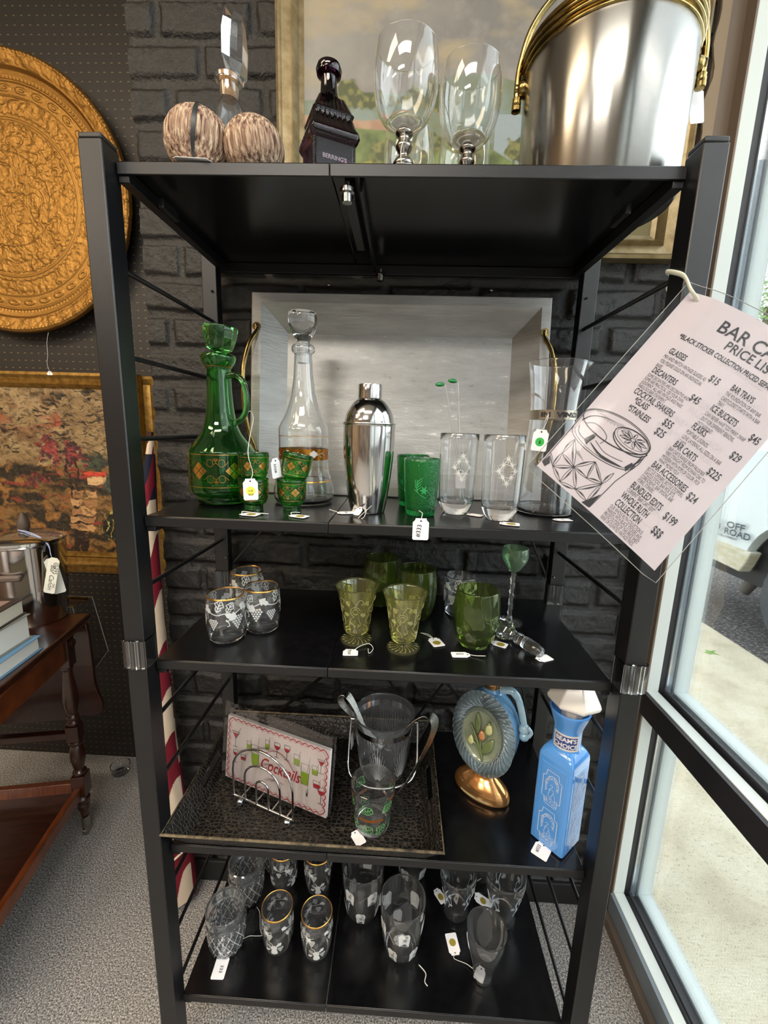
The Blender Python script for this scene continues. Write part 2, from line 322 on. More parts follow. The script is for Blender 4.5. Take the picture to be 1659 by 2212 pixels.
obj('gasket', MB().bb(1.196, 1.203, -5, .384, .098, .108), M_gasket, win); obj('gasket', MB().bb(1.196, 1.203, -5, .384, .757, .775), M_gasket, win)
obj('pane', MB().bb(1.205, 1.209, -5, .386, .09, .702), M_pane, win); obj('pane', MB().bb(1.205, 1.209, -5, .386, .758, 2.96), M_pane, win)

# ---------------------------------------------------------------- outside
m, n, b = _new('sidewalk_concrete'); b.inputs['Roughness'].default_value = .9
a1 = ramp(n, noise(n, 3, 6, .7).outputs[0], [(.3, 'bcb096'), (.5, 'd6ccb2'), (.7, 'e4dcc6')]); a2 = ramp(n, noise(n, 160, 2, .6).outputs[0], [(.30, '8c8068'), (.42, 'ffffff'), (1, 'ffffff')])
mx = n.nodes.new('ShaderNodeMix'); mx.data_type = 'RGBA'; mx.blend_type = 'MULTIPLY'; mx.inputs[0].default_value = .8; n.links.new(a1, mx.inputs[6]); n.links.new(a2, mx.inputs[7]); n.links.new(mx.outputs[2], b.inputs['Base Color'])
bump(n, b, noise(n, 60, 4, .7).outputs[0], .4, .01)
struct('ground_sidewalk', MB().bb(1.265, 2.95, -6, 14, -.25, -.02), m)
m, n, b = _new('asphalt'); b.inputs['Roughness'].default_value = .85; n.links.new(ramp(n, noise(n, 55, 3, .8).outputs[0], [(.40, '3a3838'), (.56, '6b6663'), (.68, 'cfc6bd')]), b.inputs['Base Color']); bump(n, b, noise(n, 70, 3, .7).outputs[0], .8, .02)
struct('ground_street', MB().bb(2.95, 40, -12, 40, -.4, -.15), m)
# pickup truck, the rear quarter facing the shop
tr = thing('pickup_truck', 'white pickup truck with an off-road decal parked at the curb outside the window', 'truck', (3.35, 2.30, -.15))
M_tw = mat('white_car_paint', 'dfe6e6', .25, 0, .5, .6); M_dirt = mat('dirty_white_sill', 'dcd8c8', .6, nz=(9, 'c4ba98', (1, 1, 3)))
arch = [(-.02, .62 + .40)] + [(.60 * math.cos(R(a)), .42 + .60 * math.sin(R(a))) for a in range(80, 22, -6)]
arch += [(.525, .60), (.525, .555)]
side = [(0, 1.5), (-2.6, 1.5), (-2.6, .6), (-.60, .6)] + [(.60 * math.cos(R(a)), .42 + .60 * math.sin(R(a))) for a in range(163, 98, -6)] + [(0, 1.03)]
side2 = [(0, 1.03)] + [(.57 * math.cos(R(a)), .42 + .60 * math.sin(R(a))) for a in range(84, 21, -6)] + [(.50, .575), (.53, .555), (1.38, .60), (1.42, 1.5), (0, 1.5)]
pf = lambda x, y, z: (z, x, y)
def bulge(x, y, z): return (z - (.05 * math.sin(max(0, min(1, (y - .55) / .95)) * PI) if z < .01 else 0), x, y)
mb = MB(); mb.prism(side2[::-1], 0, .05, bulge); mb.prism(side[::-1], 0, .05, bulge); obj('bed_side', mb, M_tw, tr, 40)
obj('rocker_panel', MB().prism([(.50, .575), (.54, .50), (1.36, .54), (1.40, .72), (.46, .69)], .005, .10, lambda x, y, z: (z - .035, x, y)), M_dirt, tr, 30, .01)
obj('bumper', MB().bb(.0, 1.7, 1.42, 1.60, .50, .75), M_tw, tr, 30, .02)
obj('wheel_well', MB().bb(.10, .9, -.75, .75, .40, 1.2), M_gasket, tr); obj('underbody', MB().bb(.15, 1.7, -3, 1.4, .38, .5), M_gasket, tr)
obj('shock_absorber', MB().tube([(.35, .75, .45), (.30, .85, .22)], .05, 10), mat('dusty_metal', '7d766c', .7), tr, 40)
M_tire = mat('tire_rubber', '4b4c4d', .85, nz=(6, '616365')); M_tire2 = M_tire
def tread(a, z, r): return 1 + (.018 if math.sin(a * 40) > 0 and r > .36 else 0)
mb = MB().lathe([(.22, 0), (.36, -.01), (.40, .03), (.405, .13), (.40, .23), (.36, .27), (.22, .26)], 120, rf=tread, closed=True)
mb.v = [(z + .04, x, y + .405) for x, y, z in mb.v]; obj('tire', mb, M_tire, tr, 30)
mb = MB().lathe([(.001, .05), (.06, .04), (.10, .08), (.20, .06), (.23, .02), (.23, .22), (.001, .22)], 40); mb.v = [(z + .04, x, y + .405) for x, y, z in mb.v]; obj('wheel_rim', mb, M_steel, tr, 30)
M_decal = mat('decal_grey', '3b4a55', .5); mb = MB(); fd = lambda u, v: (-.052 + .0, -u, v)
text(mb, 'OFF', .075, lambda u, v: (-.060, .72 - u, .845 + v), 0, 0, bold=.03, sx=1.5); text(mb, 'ROAD', .075, lambda u, v: (-.057, .74 - u, .785 + v), 0, 0, bold=.03, sx=1.35)
text(mb, 'TRD', .13, lambda u, v: (-.058, 1.16 - u, .79 + v), 0, 0, bold=.03, sx=1.5); text(mb, 'TOYOTA RACING DEVELOPMENT', .026, lambda u, v: (-.054, 1.16 - u, .752 + v), 0, 0, bold=.02, sx=1.45); obj('decal', mb, M_decal, tr)
# trees across the street
def tree(x, y, hgt, r, label):
    t = thing('street_tree', label, 'tree', (x, y, -.15), group='trees across the street'); mb = MB(); rg_ = random.Random(int(x * 7))
    obj('trunk', MB().tube([(0, 0, 0), (.1, 0, hgt * .4), (0, .1, hgt * .8)], [.22, .16, .05], 8), mat('tree_bark', '5a4c3c', .9), t)
    for _ in range(5200):
        a, e, q = rg_.uniform(0, 2 * PI), rg_.uniform(-.9, 1), r * rg_.random() ** .5; c_ = V((q * math.cos(a) * math.cos(e), q * math.sin(a) * math.cos(e), hgt * .62 + q * 1.1 * math.sin(e)))
        u = V((rg_.gauss(0, 1), rg_.gauss(0, 1), rg_.gauss(0, 1))).normalized() * .075; v = u.orthogonal().normalized() * .05
        mb.add([c_ - u, c_ + v, c_ + u, c_ - v], [(0, 1, 2, 3)])
    obj('foliage', mb, M_leaf, t)
M_leaf = mat('tree_leaves', '5f8a3c', .6, nz=(2, '8fb35c'))
tree(10.2, 12.0, 6.4, 2.6, 'leafy green tree across the street seen past the price list, nearer one'); tree(13.5, 18.5, 8.5, 3.2, 'taller leafy green tree across the street, farther one')
lf = tag(obj('fallen_leaf', MB().prism([(0, 0), (.03, .012), (.035, .04), (.055, .02), (.10, .03), (.065, 0), (.085, -.035), (.05, -.015), (.02, -.03)], 0, .002), M_leaf), 'small green leaf lying on the concrete sidewalk near the curb', 'leaf'); lf.location = (2.62, 2.13, -.02)

# ---------------------------------------------------------------- the shelving unit
su = thing('shelving_unit', 'tall black metal five-shelf display rack in front of the black brick wall', 'shelf', (0, 0, 0))
W, D, pw = .90, .405, .035
for x0 in (0, W - pw):
    for y0 in (0, D - .03):
        p = obj('post', MB().bb(x0, x0 + pw, y0, y0 + (.04 if y0 == 0 else .028), .004, 1.826), M_black, su, 30, .002)
        obj('end_cap', MB().bb(x0 + .001, x0 + pw - .001, y0 + .001, y0 + .038 - (.012 if y0 else 0), 1.826, 1.834), M_cap, p, 30, .002)
        obj('foot', MB().bb(x0 + .003, x0 + pw - .003, y0 + .003, y0 + .025, 0, .006), M_cap, p)
for xi, x0 in enumerate((.021, W - .021)):
    for z in (1.670, 1.538, 1.405, 1.142, .875, .742, .480, .347, .208):
        obj('side_rod', MB().tube([(x0, .02, z), (x0, D - .015, z)], .0042, 8), M_black, su, 40)
for x0, y0, z in ((.034, D - .006, 1.735), (.034, D - .006, 1.70), ): pass
mb = MB()
for x0 in (.024, W - .021): mb.lathe([(.0001, 0), (.004, 0), (.004, .0015), (.0001, .0018)], 12)
for k, z in enumerate((Z1, Z2, Z3, Z4, Z5)):
    if k == 0: x0, x1 = .037, W - .037
    else: x0, x1 = .037, W - .037
    s1 = obj('shelf_board', MB().bb(x0, .3545, .028, D - .004, z - .0085, z), M_board, su, 30, .0012); s2 = obj('shelf_board', MB().bb(.3555, x1, .028, D - .004, z - .0085, z), M_board, su, 30, .0012)
    for a_, b_, par in ((x0, .354, s1), (.355, x1, s2)):
        obj('front_lip', MB().bb(a_, b_, .0265, .030, z - .0185, z - .0012), M_black, par, 30, .0012)
    obj('rear_rail', MB().bb(.03, W - .03, D - .012, D - .002, z - .030, z - .009), M_black, su, 30, .001)
    for x_ in (.045, W - .045): obj('side_rail', MB().bb(x_ - .008, x_ + .008, .03, D - .01, z - .028, z - .009), M_black, su, 30, .001)
    if k == 0:
        obj('hinge_rail', MB().bb(.372, .388, .06, .25, z - .034, z - .009), M_black, su, 30, .0015); obj('hinge_rail', MB().bb(.396, .402, .05, D - .02, z - .028, z - .009), M_black, su, 30, .001)
        kb = obj('knob', MB().lathe([(.0001, -.014), (.0075, -.013), (.008, -.002), (.011, 0), (.011, .006), (.004, .006), (.004, .015)], 24, (.378, .048, z - .030), rf=lambda a, zz, r: 1 + .05 * math.sin(a * 24)), M_steel, su, 30)
        obj('knob', MB().lathe([(.0001, -.014), (.0075, -.013), (.008, -.002), (.011, 0), (.004, .006), (.004, .012)], 16, (.412, .375, z - .036)), M_steel, su, 30)
    else: obj('hinge_rail', MB().bb(.372, .402, .05, D - .02, z - .026, z - .009), M_black, su, 30, .0015)
yb = D - .006
for a_, b_, wd in (((.040, 1.075), (.130, 1.178), .013), ((W - .040, 1.075), (W - .10, 1.20), .013), ((.148, .630), (.295, .768), .016), ((.44, .79), (.50, .69), .006), ((.535, .625), (.62, .758), .005), ((.612, .765), (.69, .67), .014), ((W - .04, .62), (W - .075, .77), .013), ((.05, 1.60), (.075, 1.70), .0), ):
    if wd: obj('brace', MB().bar((a_[0], yb, a_[1]), (b_[0], yb, b_[1]), .004, wd, (0, 1, 0)), M_black, su, 30)
for x_, z_ in ((.024, 1.735), (W - .024, 1.735), (.030, 1.095), (W - .028, 1.078), (.452, .748)):
    q = obj('bolt', MB().ball((x_, D - .033, z_), .0035, 10, .7), M_gasket if z_ > 1.6 else M_steel, su, 40)
for x_ in (.075, W - .09): obj('latch', MB().bb(x_ - .004, x_ + .004, .075, .125, Z1 - .040, Z1 - .026), M_black, su, 30, .001)
# clear corner clips on the posts
def clip(x0, y0, label, zc=1.031, back=False):
    t = []
    s = -1 if x0 < .4 else 1
    pts = [(x0 - .0035, y0 + .030), (x0 - .003, y0 - .003)]
    pts += [(x0 + pw * i / 8, y0 - .004 - .0022 * (i % 2) - (.002 if 2 < i < 6 else 0)) for i in range(9)]
    pts += [(x0 + pw + .003, y0 - .003), (x0 + pw + .0045, y0 + .012), (x0 + pw + .003, y0 + .030)]
    inner = [(x0 - .0015, y0 + .030), (x0 - .001, y0 - .0012), (x0 + pw + .001, y0 - .0012), (x0 + pw + .0015, y0 + .030)]
    mb = MB().prism(pts + inner[::-1], zc - .026, zc + .026); o = obj('corner_clip', mb, M_clipg, None, 20); return tag(o, label, 'clip', 'clear plastic clips on the rack posts')
M_clipg = glass('clear_polycarbonate', (.97, .97, .98), .03, 1.45)
clip(0, 0, 'clear ribbed plastic clip on the front left rack post beside the third shelf'); clip(W - pw, 0, 'clear ribbed plastic clip on the front right rack post beside the third shelf')
clip(W - pw, D - .030, 'clear ribbed plastic clip low on the back right rack post'); clip(0, D - .030, 'clear ribbed plastic clip on the back left rack post behind the gold-rimmed glasses')
for x_, z_, l in ((.290, 1.762, 'small steel wall screw above the silver tray, left one'), (.668, 1.757, 'small steel wall screw above the silver tray, right one')):
    tag(obj('wall_screw', MB().tube([(x_, .43, z_), (x_, .408, z_), (x_, .402, z_ - .003)], .0022, 8).ball((x_, .402, z_ - .001), .0045, 12), M_steel, None, 40), l, 'screw', 'screws above the tray')

# ---------------------------------------------------------------- paintings and brass tray on the walls
def frame(name, x0, x1, z0, z1, y, prof, m, parent):
    """mitred frame: prof is [(inset from the outer edge, height off the wall)]"""
    mb = MB(); n_ = len(prof); vs = []
    for i, (sx_, sz_) in enumerate(((0, 0), (1, 0), (1, 1), (0, 1))):
        for (t, hh) in prof: vs.append(((x1 - t) if sx_ else (x0 + t), y - hh, (z1 - t) if sz_ else (z0 + t)))
    fs = [(i * n_ + k, ((i + 1) % 4) * n_ + k, ((i + 1) % 4) * n_ + k + 1, i * n_ + k + 1) for i in range(4) for k in range(n_ - 1)]
    return obj(name, mb.add(vs, fs), m, parent, 25)
def canvas(parent, x0, x1, z0, z1, y, fn, m, nu=420):
    nv = int(nu * (z1 - z0) / (x1 - x0)); U, T = np.meshgrid(np.linspace(0, 1, nu), np.linspace(0, 1, nv), indexing='ij')
    P = np.stack([x0 + U * (x1 - x0), np.full_like(U, y), z0 + T * (z1 - z0)], -1); return gridobj('canvas', P, fn(x0 + U * (x1 - x0), z0 + T * (z1 - z0)), m, parent, False)
M_oil = vcol('oil_paint', .5, .4, (60, .5, .004)); M_oil2 = vcol('thick_oil_paint', .4, .5, (45, .9, .008))
def blob(X, Z, cx, cz, rx, rz, s=30, k=.5, seed=0): return 1 - (((X - cx) / rx) ** 2 + ((Z - cz) / rz) ** 2) + (fbm(X, Z, s, 3, seed) - .5) * 2 * k
def landscape(X, Z):
    Z = Z - .058
    n1, n2, n3 = fbm(X, Z, 5, 5, 1), fbm(X * 1, Z * 2.2, 9, 4, 2), fbm(X, Z, 50, 3, 4)
    C = mix(L3('8e8a82') * np.ones(X.shape + (3,)), L3('77746f'), (n1 - .38) * 3); C = mix(C, L3('9c9076'), (n2 - .52) * 5 * (Z < 2.3)); C = mix(C, L3('97928a'), (n3 - .5) * 1.2)
    hz = 2.055
    def lay(C, top, col, col2, s=14, seed=0, soft=.004):
        t = np.clip((top - Z) / soft, 0, 1); q = mix(np.ones_like(C) * L3(col), L3(col2), (fbm(X, Z, s, 4, seed) - .35) * 3); return C * (1 - t[..., None]) + q * t[..., None]
    C = lay(C, 2.085 - .02 * (X > .9) + .05 * np.exp(-((X - .60) / .12) ** 2) + .012 * vnoise(X, X * 0, 20, 3), '7c8a80', '6d7458', 20, 3)
    C = lay(C, np.where(X < .47, 2.055 + .006 * np.sin(X * 30), 1.9), '9c7a62', 'a88a70', 30, 5)
    C = mix(C, L3('8e9a9c'), ((X > .655) & (Z < 2.06) & (Z > 1.93)) * 1.0)
    C = lay(C, 2.03 - .10 * (X - .3) + .03 * vnoise(X, X * 0, 9, 8) - .09 * np.clip((X - .62) / .2, 0, 1), '75834a', '47552a', 26, 6)
    C = lay(C, 1.97 - .16 * np.abs(X - .42) + .015 * vnoise(X, X * 0, 14, 4), '8f8c3c', '6d6a30', 12, 7)
    C = lay(C, 1.945 - .02 * np.sin(X * 9), '7b6f42', '5c5230', 18, 9)
    for cx, cz, rx, rz in ((.33, 2.095, .035, .03), (.37, 2.085, .03, .02), (.52, 2.09, .06, .03), (.50, 2.00, .05, .03), (.42, 1.98, .05, .03), (.30, 2.08, .03, .02), (.71, 1.99, .03, .03), (.42, 2.08, .02, .012), (.46, 2.082, .02, .012), (.60, 1.99, .05, .03)):
        b_ = blob(X, Z, cx, cz, rx, rz, 70, .8, int(cx * 99)); C = mix(C, mix(np.ones_like(C) * L3('4a4f2a'), L3('7c7a44'), (fbm(X, Z, 90, 2, 3) - .4) * 3), b_ * 3)
    return C
lp = thing('landscape_painting', 'large oil painting of cloudy sky over green hills in a champagne gilt frame', 'painting', (0, 0, 0))
frame('frame', .175, 1.075, 1.826, 2.62, .425, [(0, 0), (0, .03), (.006, .034), (.012, .026), (.03, .020), (.036, .032), (.042, .022), (.046, .010), (.056, .006), (.056, 0)], M_champ, lp)
canvas(lp, .228, 1.022, 1.879, 2.567, .420, landscape, M_oil, 700)
def provence(X, Z):
    X, Z = X + (fbm(X, Z, 40, 3, 71) - .5) * .030, Z + (fbm(X, Z, 40, 3, 72) - .5) * .026
    n1, n2, n3 = fbm(X * .35, Z * 1.6, 22, 4, 1), fbm(X, Z, 30, 4, 2), fbm(X * .5, Z * 2, 60, 3, 3)
    C = mix(np.ones(X.shape + (3,)) * L3('8e744e'), L3('6c5234'), (n1 - .4) * 3); C = mix(C, L3('a88f66'), (n2 - .5) * 3)
    C = mix(C, L3('a04a34'), ((n1 - .47) * 4) * np.exp(-((Z - 1.43) / .035) ** 2) * (X < -.78)); C = mix(C, L3('2e2418'), (n3 - .60) * 8 * (Z > 1.30))
    g = (1.27 - Z) / .01; G = mix(np.ones_like(C) * L3('7a5a30'), L3('2a2216'), (n1 - .38) * 5); G = mix(G, L3('8e6230'), (n2 - .52) * 5); G = mix(G, L3('84352a'), (fbm(X * .4, Z * 1.5, 28, 3, 8) - .63) * 7); C = mix(C, G, g)
    C = mix(C, mix(np.ones_like(C) * L3('2c2c22'), L3('3f4a38'), (n2 - .4) * 3), blob(X, Z, -.665, 1.285, .055, .035, 40, .6) * 3)
    C = mix(C, L3('c4442e'), ((np.abs(X + .67) < .045) & (np.abs(Z - 1.235) < .012)) * 1.0); C = mix(C, L3('cfa878'), ((np.abs(X + .665) < .04) & (np.abs(Z - 1.212) < .013)) * 1.0)
    for cx, cz, rx, rz, s_ in ((-.83, 1.33, .05, .07, 5), (-.76, 1.30, .07, .055, 6), (-.545, 1.36, .035, .06, 7), (-.90, 1.21, .06, .03, 2)):
        b_ = blob(X, Z, cx, cz, rx, rz, 75, 1.6, s_); C = mix(C, mix(np.ones_like(C) * L3('4a2226'), L3('8c3834'), (fbm(X, Z, 90, 2, s_) - .45) * 5), (b_ - .45) * 4)
    for cx, amp in ((-.76, .012), (-.745, -.01)): C = mix(C, L3('2a1a12'), (np.abs(X - cx - amp * np.sin((Z - 1.0) * 18)) < .005 + .010 * np.clip((1.2 - Z) / .2, 0, 1)) & (Z < 1.29))
    for k in range(5):
        for j in range(2): C = mix(C, L3('b88c5c') if (k + j) % 2 else L3('9c7048'), (np.abs(X + .74 - .045 * j + .006 * k) < .019 + .002 * k) & (np.abs(Z - 1.155 + .032 * k) < .012))
    C = mix(C, mix(np.ones_like(C) * L3('1d2016'), L3('b5a25a'), (fbm(X * 3, Z * .6, 60, 2, 4) - .60) * 12), blob(X, Z, -.58, 1.03, .09, .08, 35, .6, 4) * 3)
    C = mix(C, L3('3c4238'), blob(X, Z, -.60, 1.20, .045, .05, 40, .7, 9) * 3)
    return mix(C, C * .45, (fbm(X * .6, Z, 120, 2, 6) - .55) * 5)
fp = [(0, 0), (0, .03), (.010, .034), (.020, .024), (.034, .020), (.040, .026), (.048, .018), (.054, .008), (.054, 0)]
pp = thing('village_painting', 'thickly painted village and orchard picture in a gold frame hung on the pegboard', 'painting', (0, 0, 0)); frame('frame', -1.42, -.467, .878, 1.597, .885, fp, M_goldwood, pp)
canvas(pp, -1.366, -.521, .932, 1.543, .878, provence, M_oil2, 560); text(mb := MB(), 'Pic', .022, lambda u, v: (-.555 + u, .8755, .945 + v)); obj('signature', mb, mat('signature_paint', 'b9a272', .5), pp)
p2 = thing('empty_gold_frame', 'second gold picture frame peeking out behind the village painting', 'picture frame', (0, 0, 0)); frame('frame', -1.38, -.412, .84, 1.594, .899, [(0, 0), (0, .008), (.01, .013), (.03, .008), (.045, .012), (.07, .012), (.07, 0)], M_goldwood, p2)
# engraved round brass tray
bt = thing('round_brass_tray', 'large round engraved brass tray hanging on the pegboard wall', 'tray', (-.855, .865, 2.144))
NR, NA = 300, 900; rr = np.linspace(0, .42, NR); aa = np.linspace(0, 2 * PI, NA); RR, AA = np.meshgrid(rr, aa, indexing='ij'); X, Z = RR * np.sin(AA), RR * np.cos(AA)
hgt = np.interp(RR, [0, .335, .340, .345, .365, .372, .385, .41, .418, .42], [.003, .003, .007, .004, .010, .020, .024, .028, .022, .010])
hgt = hgt + np.where((RR > .30) & (RR < .335), .0022 * (np.abs(np.hypot((RR - .318), ((AA * 36 / PI) % 2 - 1) * .0139) - .007) < .0028), 0)
for r_ in (.298, .337, .232, .236, .14): hgt = hgt + .0018 * np.exp(-((RR - r_) / .0016) ** 2)
hgt = hgt + .0016 * (np.abs(RR - .244 - .006 * np.abs(np.sin(AA * 34))) < .0014) + .0016 * (np.abs(RR - .224 + .005 * np.abs(np.sin(AA * 34))) < .0014)
fig = (fbm(X, Z, 34, 4, 4) - .5); fig2 = fbm(X, Z, 80, 3, 8) - .5; hgt = hgt + np.where((RR < .225) | ((RR > .25) & (RR < .296)) | (RR > .375), np.clip(fig * 10, -1, 1) * .0010 + fig2 * .0030, 0) + np.where(RR < .2, .0014 * (np.abs(np.sin(fbm(X, Z, 12, 3, 6) * 26)) < .25), 0)
hgt = hgt + .0012 * ((RR > .405) & (np.sin(AA * 210) > 0)) + .001 * ((RR > .342) & (RR < .350) & (np.sin(AA * 180) > 0))
m, n, b = _new('engraved_brass'); b.inputs['Base Color'].default_value = (*lin('9a7238'), 1); b.inputs['Metallic'].default_value = .85; b.inputs['Roughness'].default_value = .38; bump(n, b, noise(n, 260, 3, .7).outputs[0], .5, .002)
P = np.stack([X, -hgt, Z], -1)[::-1]; gridobj('tray_plate', P, None, m, bt)
def ptag(name, loc, rot, label, sticker=None, words=(), wd=.022, ht=.034, string=None, grp=None, sc_=1):
    """hanging or lying price tag: card in its local XY plane, hole at the top (+Y)"""
    t = thing('price_tag', label, 'tag', loc, rot=rot, group=grp); a, h_ = wd / 2, ht / 2
    poly = [(-a, -h_ + .002), (-a + .002, -h_), (a - .002, -h_), (a, -h_ + .002), (a, h_ - .007), (a - .004, h_ - .003), (a - .0045, h_), (-a + .0045, h_), (-a + .004, h_ - .003), (-a, h_ - .007)]
    obj('card', MB().prism(poly, 0, .0005), M_white, t); F = lambda u, v: (u, v, .0008)
    obj('hole', art(MB(), [('d', 0, h_ - .0045, .0016)], F), M_gasket, t)
    if sticker: obj('sticker', art(MB(), [('p', [(.0082 * math.cos(k * PI / 12), -.003 + .0082 * math.sin(k * PI / 12)) for k in range(24)])], lambda u, v: (u, v, .0007)), sticker, t)
    if words:
        mb = MB()
        for w_ in words: text(mb, w_[0], w_[3], lambda u, v: (u, v, .001), w_[1], w_[2], 'CENTER', ang=w_[4] if len(w_) > 4 else 0, bold=.01)
        obj('writing', mb, M_ink, t)
    if string: obj('string', MB().tube(sm(string, 5), .0006, 6), M_string, t, 60)
    return t
R90 = R(90)
ptag('t', (-.735, .80, 1.587), (R90, 0, 0), 'white tag on a string dangling below the round brass tray', wd=.02, ht=.012, string=[(0, .006, 0), (-.004, .03, .002), (0, .06, 0), (-.006, .10, -.01), (-.005, .135, -.02)])
for (x0, z0, x1, z1, l) in ((-.085, 1.872, -.093, 1.857, 'short frayed white string end hanging under the top shelf, upper one'), (-.075, 1.862, -.092, 1.850, 'short frayed white string end hanging under the top shelf, lower one')):
    pass
# ---------------------------------------------------------------- left side: tea cart, pot, books, flag
rz = R(11.5); tc_ = thing('tea_cart', 'dark mahogany drop-leaf tea cart on casters standing left of the rack', 'cart', (-.585, .547, 0), rz)
def leg(x, y, par):
    pr = [(.001, .075), (.011, .078), (.013, .09), (.012, .10), (.017, .105), (.019, .12), (.016, .13), (.021, .135), (.022, .15), (.017, .16), (.014, .165)]
    mb = MB().lathe(pr, 24, (x, y, 0)); mb.bb(x - .021, x + .021, y - .021, y + .021, .165, .245)
    mb.lathe([(.014, .245), (.021, .25), (.021, .258), (.014, .265), (.017, .28), (.022, .305), (.0225, .33), (.017, .355), (.015, .36), (.020, .366), (.020, .373), (.014, .378)], 24, (x, y, 0))
    mb.bb(x - .019, x + .019, y - .019, y + .019, .378, .435)
    mb.lathe([(.014, .435), (.020, .44), (.020, .448), (.015, .455), (.018, .462), (.018, .468), (.013, .475), (.019, .50), (.0225, .53), (.021, .56), (.015, .62), (.014, .635), (.018, .64), (.018, .65)], 24, (x, y, 0), rf=lambda a, z, r: 1 - .03 * abs(math.sin(a * 3)) * (.48 < z < .6))
    mb.bb(x - .020, x + .020, y - .020, y + .020, .65, .765)
    l = obj('leg', mb, M_darkwood, par, 35, .0015)
    mb = MB().lathe([(.001, .03), (.013, .032), (.013, .075), (.001, .078)], 20, (x, y, 0)); mb2 = MB().lathe([(.001, -.006), (.018, -.006), (.019, 0), (.018, .006), (.001, .006)], 24)
    mb2.v = [(z + x, yy + y, xx + .019) for xx, yy, z in mb2.v]; obj('caster', mb.add(mb2.v, mb2.f), M_silver, l, 35); return l
for x, y in ((0, 0), (0, -.62), (-.48, 0), (-.48, -.62)): leg(x, y, tc_)
obj('tabletop', MB().bb(-.515, .035, -.66, .105, .765, .785), M_darkwood, tc_, 30, .004); obj('moulding', MB().bb(-.508, .028, -.652, .098, .752, .766), M_redwood, tc_, 30, .003)
obj('apron', MB().bb(-.006, .010, -.60, -.02, .67, .752), M_redwood, tc_, 30, .002); obj('apron', MB().bb(-.46, -.02, .002, .016, .67, .752), M_darkwood, tc_)
obj('apron', MB().bb(-.486, -.474, -.60, -.02, .67, .752), M_darkwood, tc_)
mb = MB(); pl = [(-.50, .742), (.015, .742), (.02, .70)] + sp([(.022, .60), (.022, .52), (.03, .47), (.040, .43), (.030, .395), (.005, .385), (-.03, .39), (-.06, .375)], 4) + [(-.50, .375)]
obj('drop_leaf', mb.prism(pl, .108, .124, lambda x, y, z: (x, z, y)), M_darkwood, tc_, 30, .003)
k_ = obj('knob', MB().lathe([(.001, 0), (.006, 0), (.012, .008), (.012, .016), (.001, .02)], 20), M_darkwood, tc_, 40); k_.rotation_euler = (0, R90, 0); k_.location = (.020, -.012, .735)
obj('stretcher', MB().bb(-.47, -.01, -.012, .012, .385, .41), M_darkwood, tc_, 30, .003)
obj('lower_shelf', MB().bb(-.485, .005, -.62, .0, .165, .178), M_darkwood, tc_); obj('shelf_rail', MB().bb(-.012, .008, -.60, -.02, .165, .205), M_redwood, tc_, 30, .002)
obj('shelf_rail', MB().bb(-.46, -.02, -.010, .010, .165, .215), M_redwood, tc_, 30, .002); obj('shelf_rail', MB().bb(-.488, -.472, -.60, -.02, .165, .205), M_redwood, tc_, 30, .002)
# stainless pot used as ice bucket
TZ = .785
pt = thing('ice_pot', 'round stainless steel lidded ice bucket with wooden knob standing on the tea cart', 'ice bucket', (-.715, .60, TZ))
obj('body', MB().lathe([(.001, 0), (.086, 0), (.09, .006), (.098, .12), (.104, .255), (.106, .262), (.104, .266), (.098, .266), (.09, .01), (.001, .01)], 64), M_steel2, pt, 40)
obj('lid', MB().lathe([(.103, .266), (.107, .268), (.107, .276), (.100, .282), (.07, .290), (.03, .297), (.001, .299)], 64), M_steel2, pt, 40)
obj('lid_knob', MB().lathe(curve_prof([(.004, .296), (.013, .30), (.017, .315), (.016, .328), (.009, .345), (.003, .356), (.0005, .358)]), 24), mat('dark_wood_knob', '4a3d33', .6), pt, 50)
obj('side_grip', MB().box((.025, -.106, .175), (.075, .018, .018), Matrix.Rotation(R(14), 3, 'Z')), mat('brown_wood_grip', '5d5048', .5), pt, 30, .005)
obj('ribbon', MB().tube(sm([(-.02, 0, .30), (.0, -.018, .303), (.03, -.02, .30), (.08, -.03, .285), (.105, -.035, .265), (.112, -.04, .235)], 5), .0013, 6).tube(sm([(.0, -.016, .301), (.04, -.03, .298), (.085, -.035, .283), (.108, -.04, .262), (.118, -.045, .230)], 5), .0010, 6), mat('blue_white_cord', 'aeb9dc', .7), pt, 60)
def longtag(loc, rot, label, wr):
    t = thing('string_tag', label, 'tag', loc, rot=rot); obj('card', MB().prism([(-.012, -.085), (-.009, -.088), (.009, -.088), (.012, -.085), (.012, -.006), (.006, 0), (-.006, 0), (-.012, -.006)], 0, .0006), mat('cream_card', 'dfe0d4', .6), t)
    t.scale = (1.35, 1.35, 1)
    if wr: mb = text(MB(), 'Bar Canon', .0142, lambda u, v: (u, v, .0009), -.004, -.018, ang=-R90, shear=.2); text(mb, '@395', .012, lambda u, v: (u, v, .0009), .003, -.010, ang=-R90); text(mb, '395', .008, lambda u, v: (u, v, .0009), .004, -.062, ang=-R90); obj('writing', mb, M_ink, t)
    return t
longtag((-.585, .552, TZ + .228), (R90, R(14), R(10)), 'long cream tag written Bar Canon tied to the steel ice bucket lid', 1)
longtag((-.610, .562, TZ + .222), (R90, R(-8), R(35)), 'long cream tag turned edge-on behind the written tag on the ice bucket', 0)
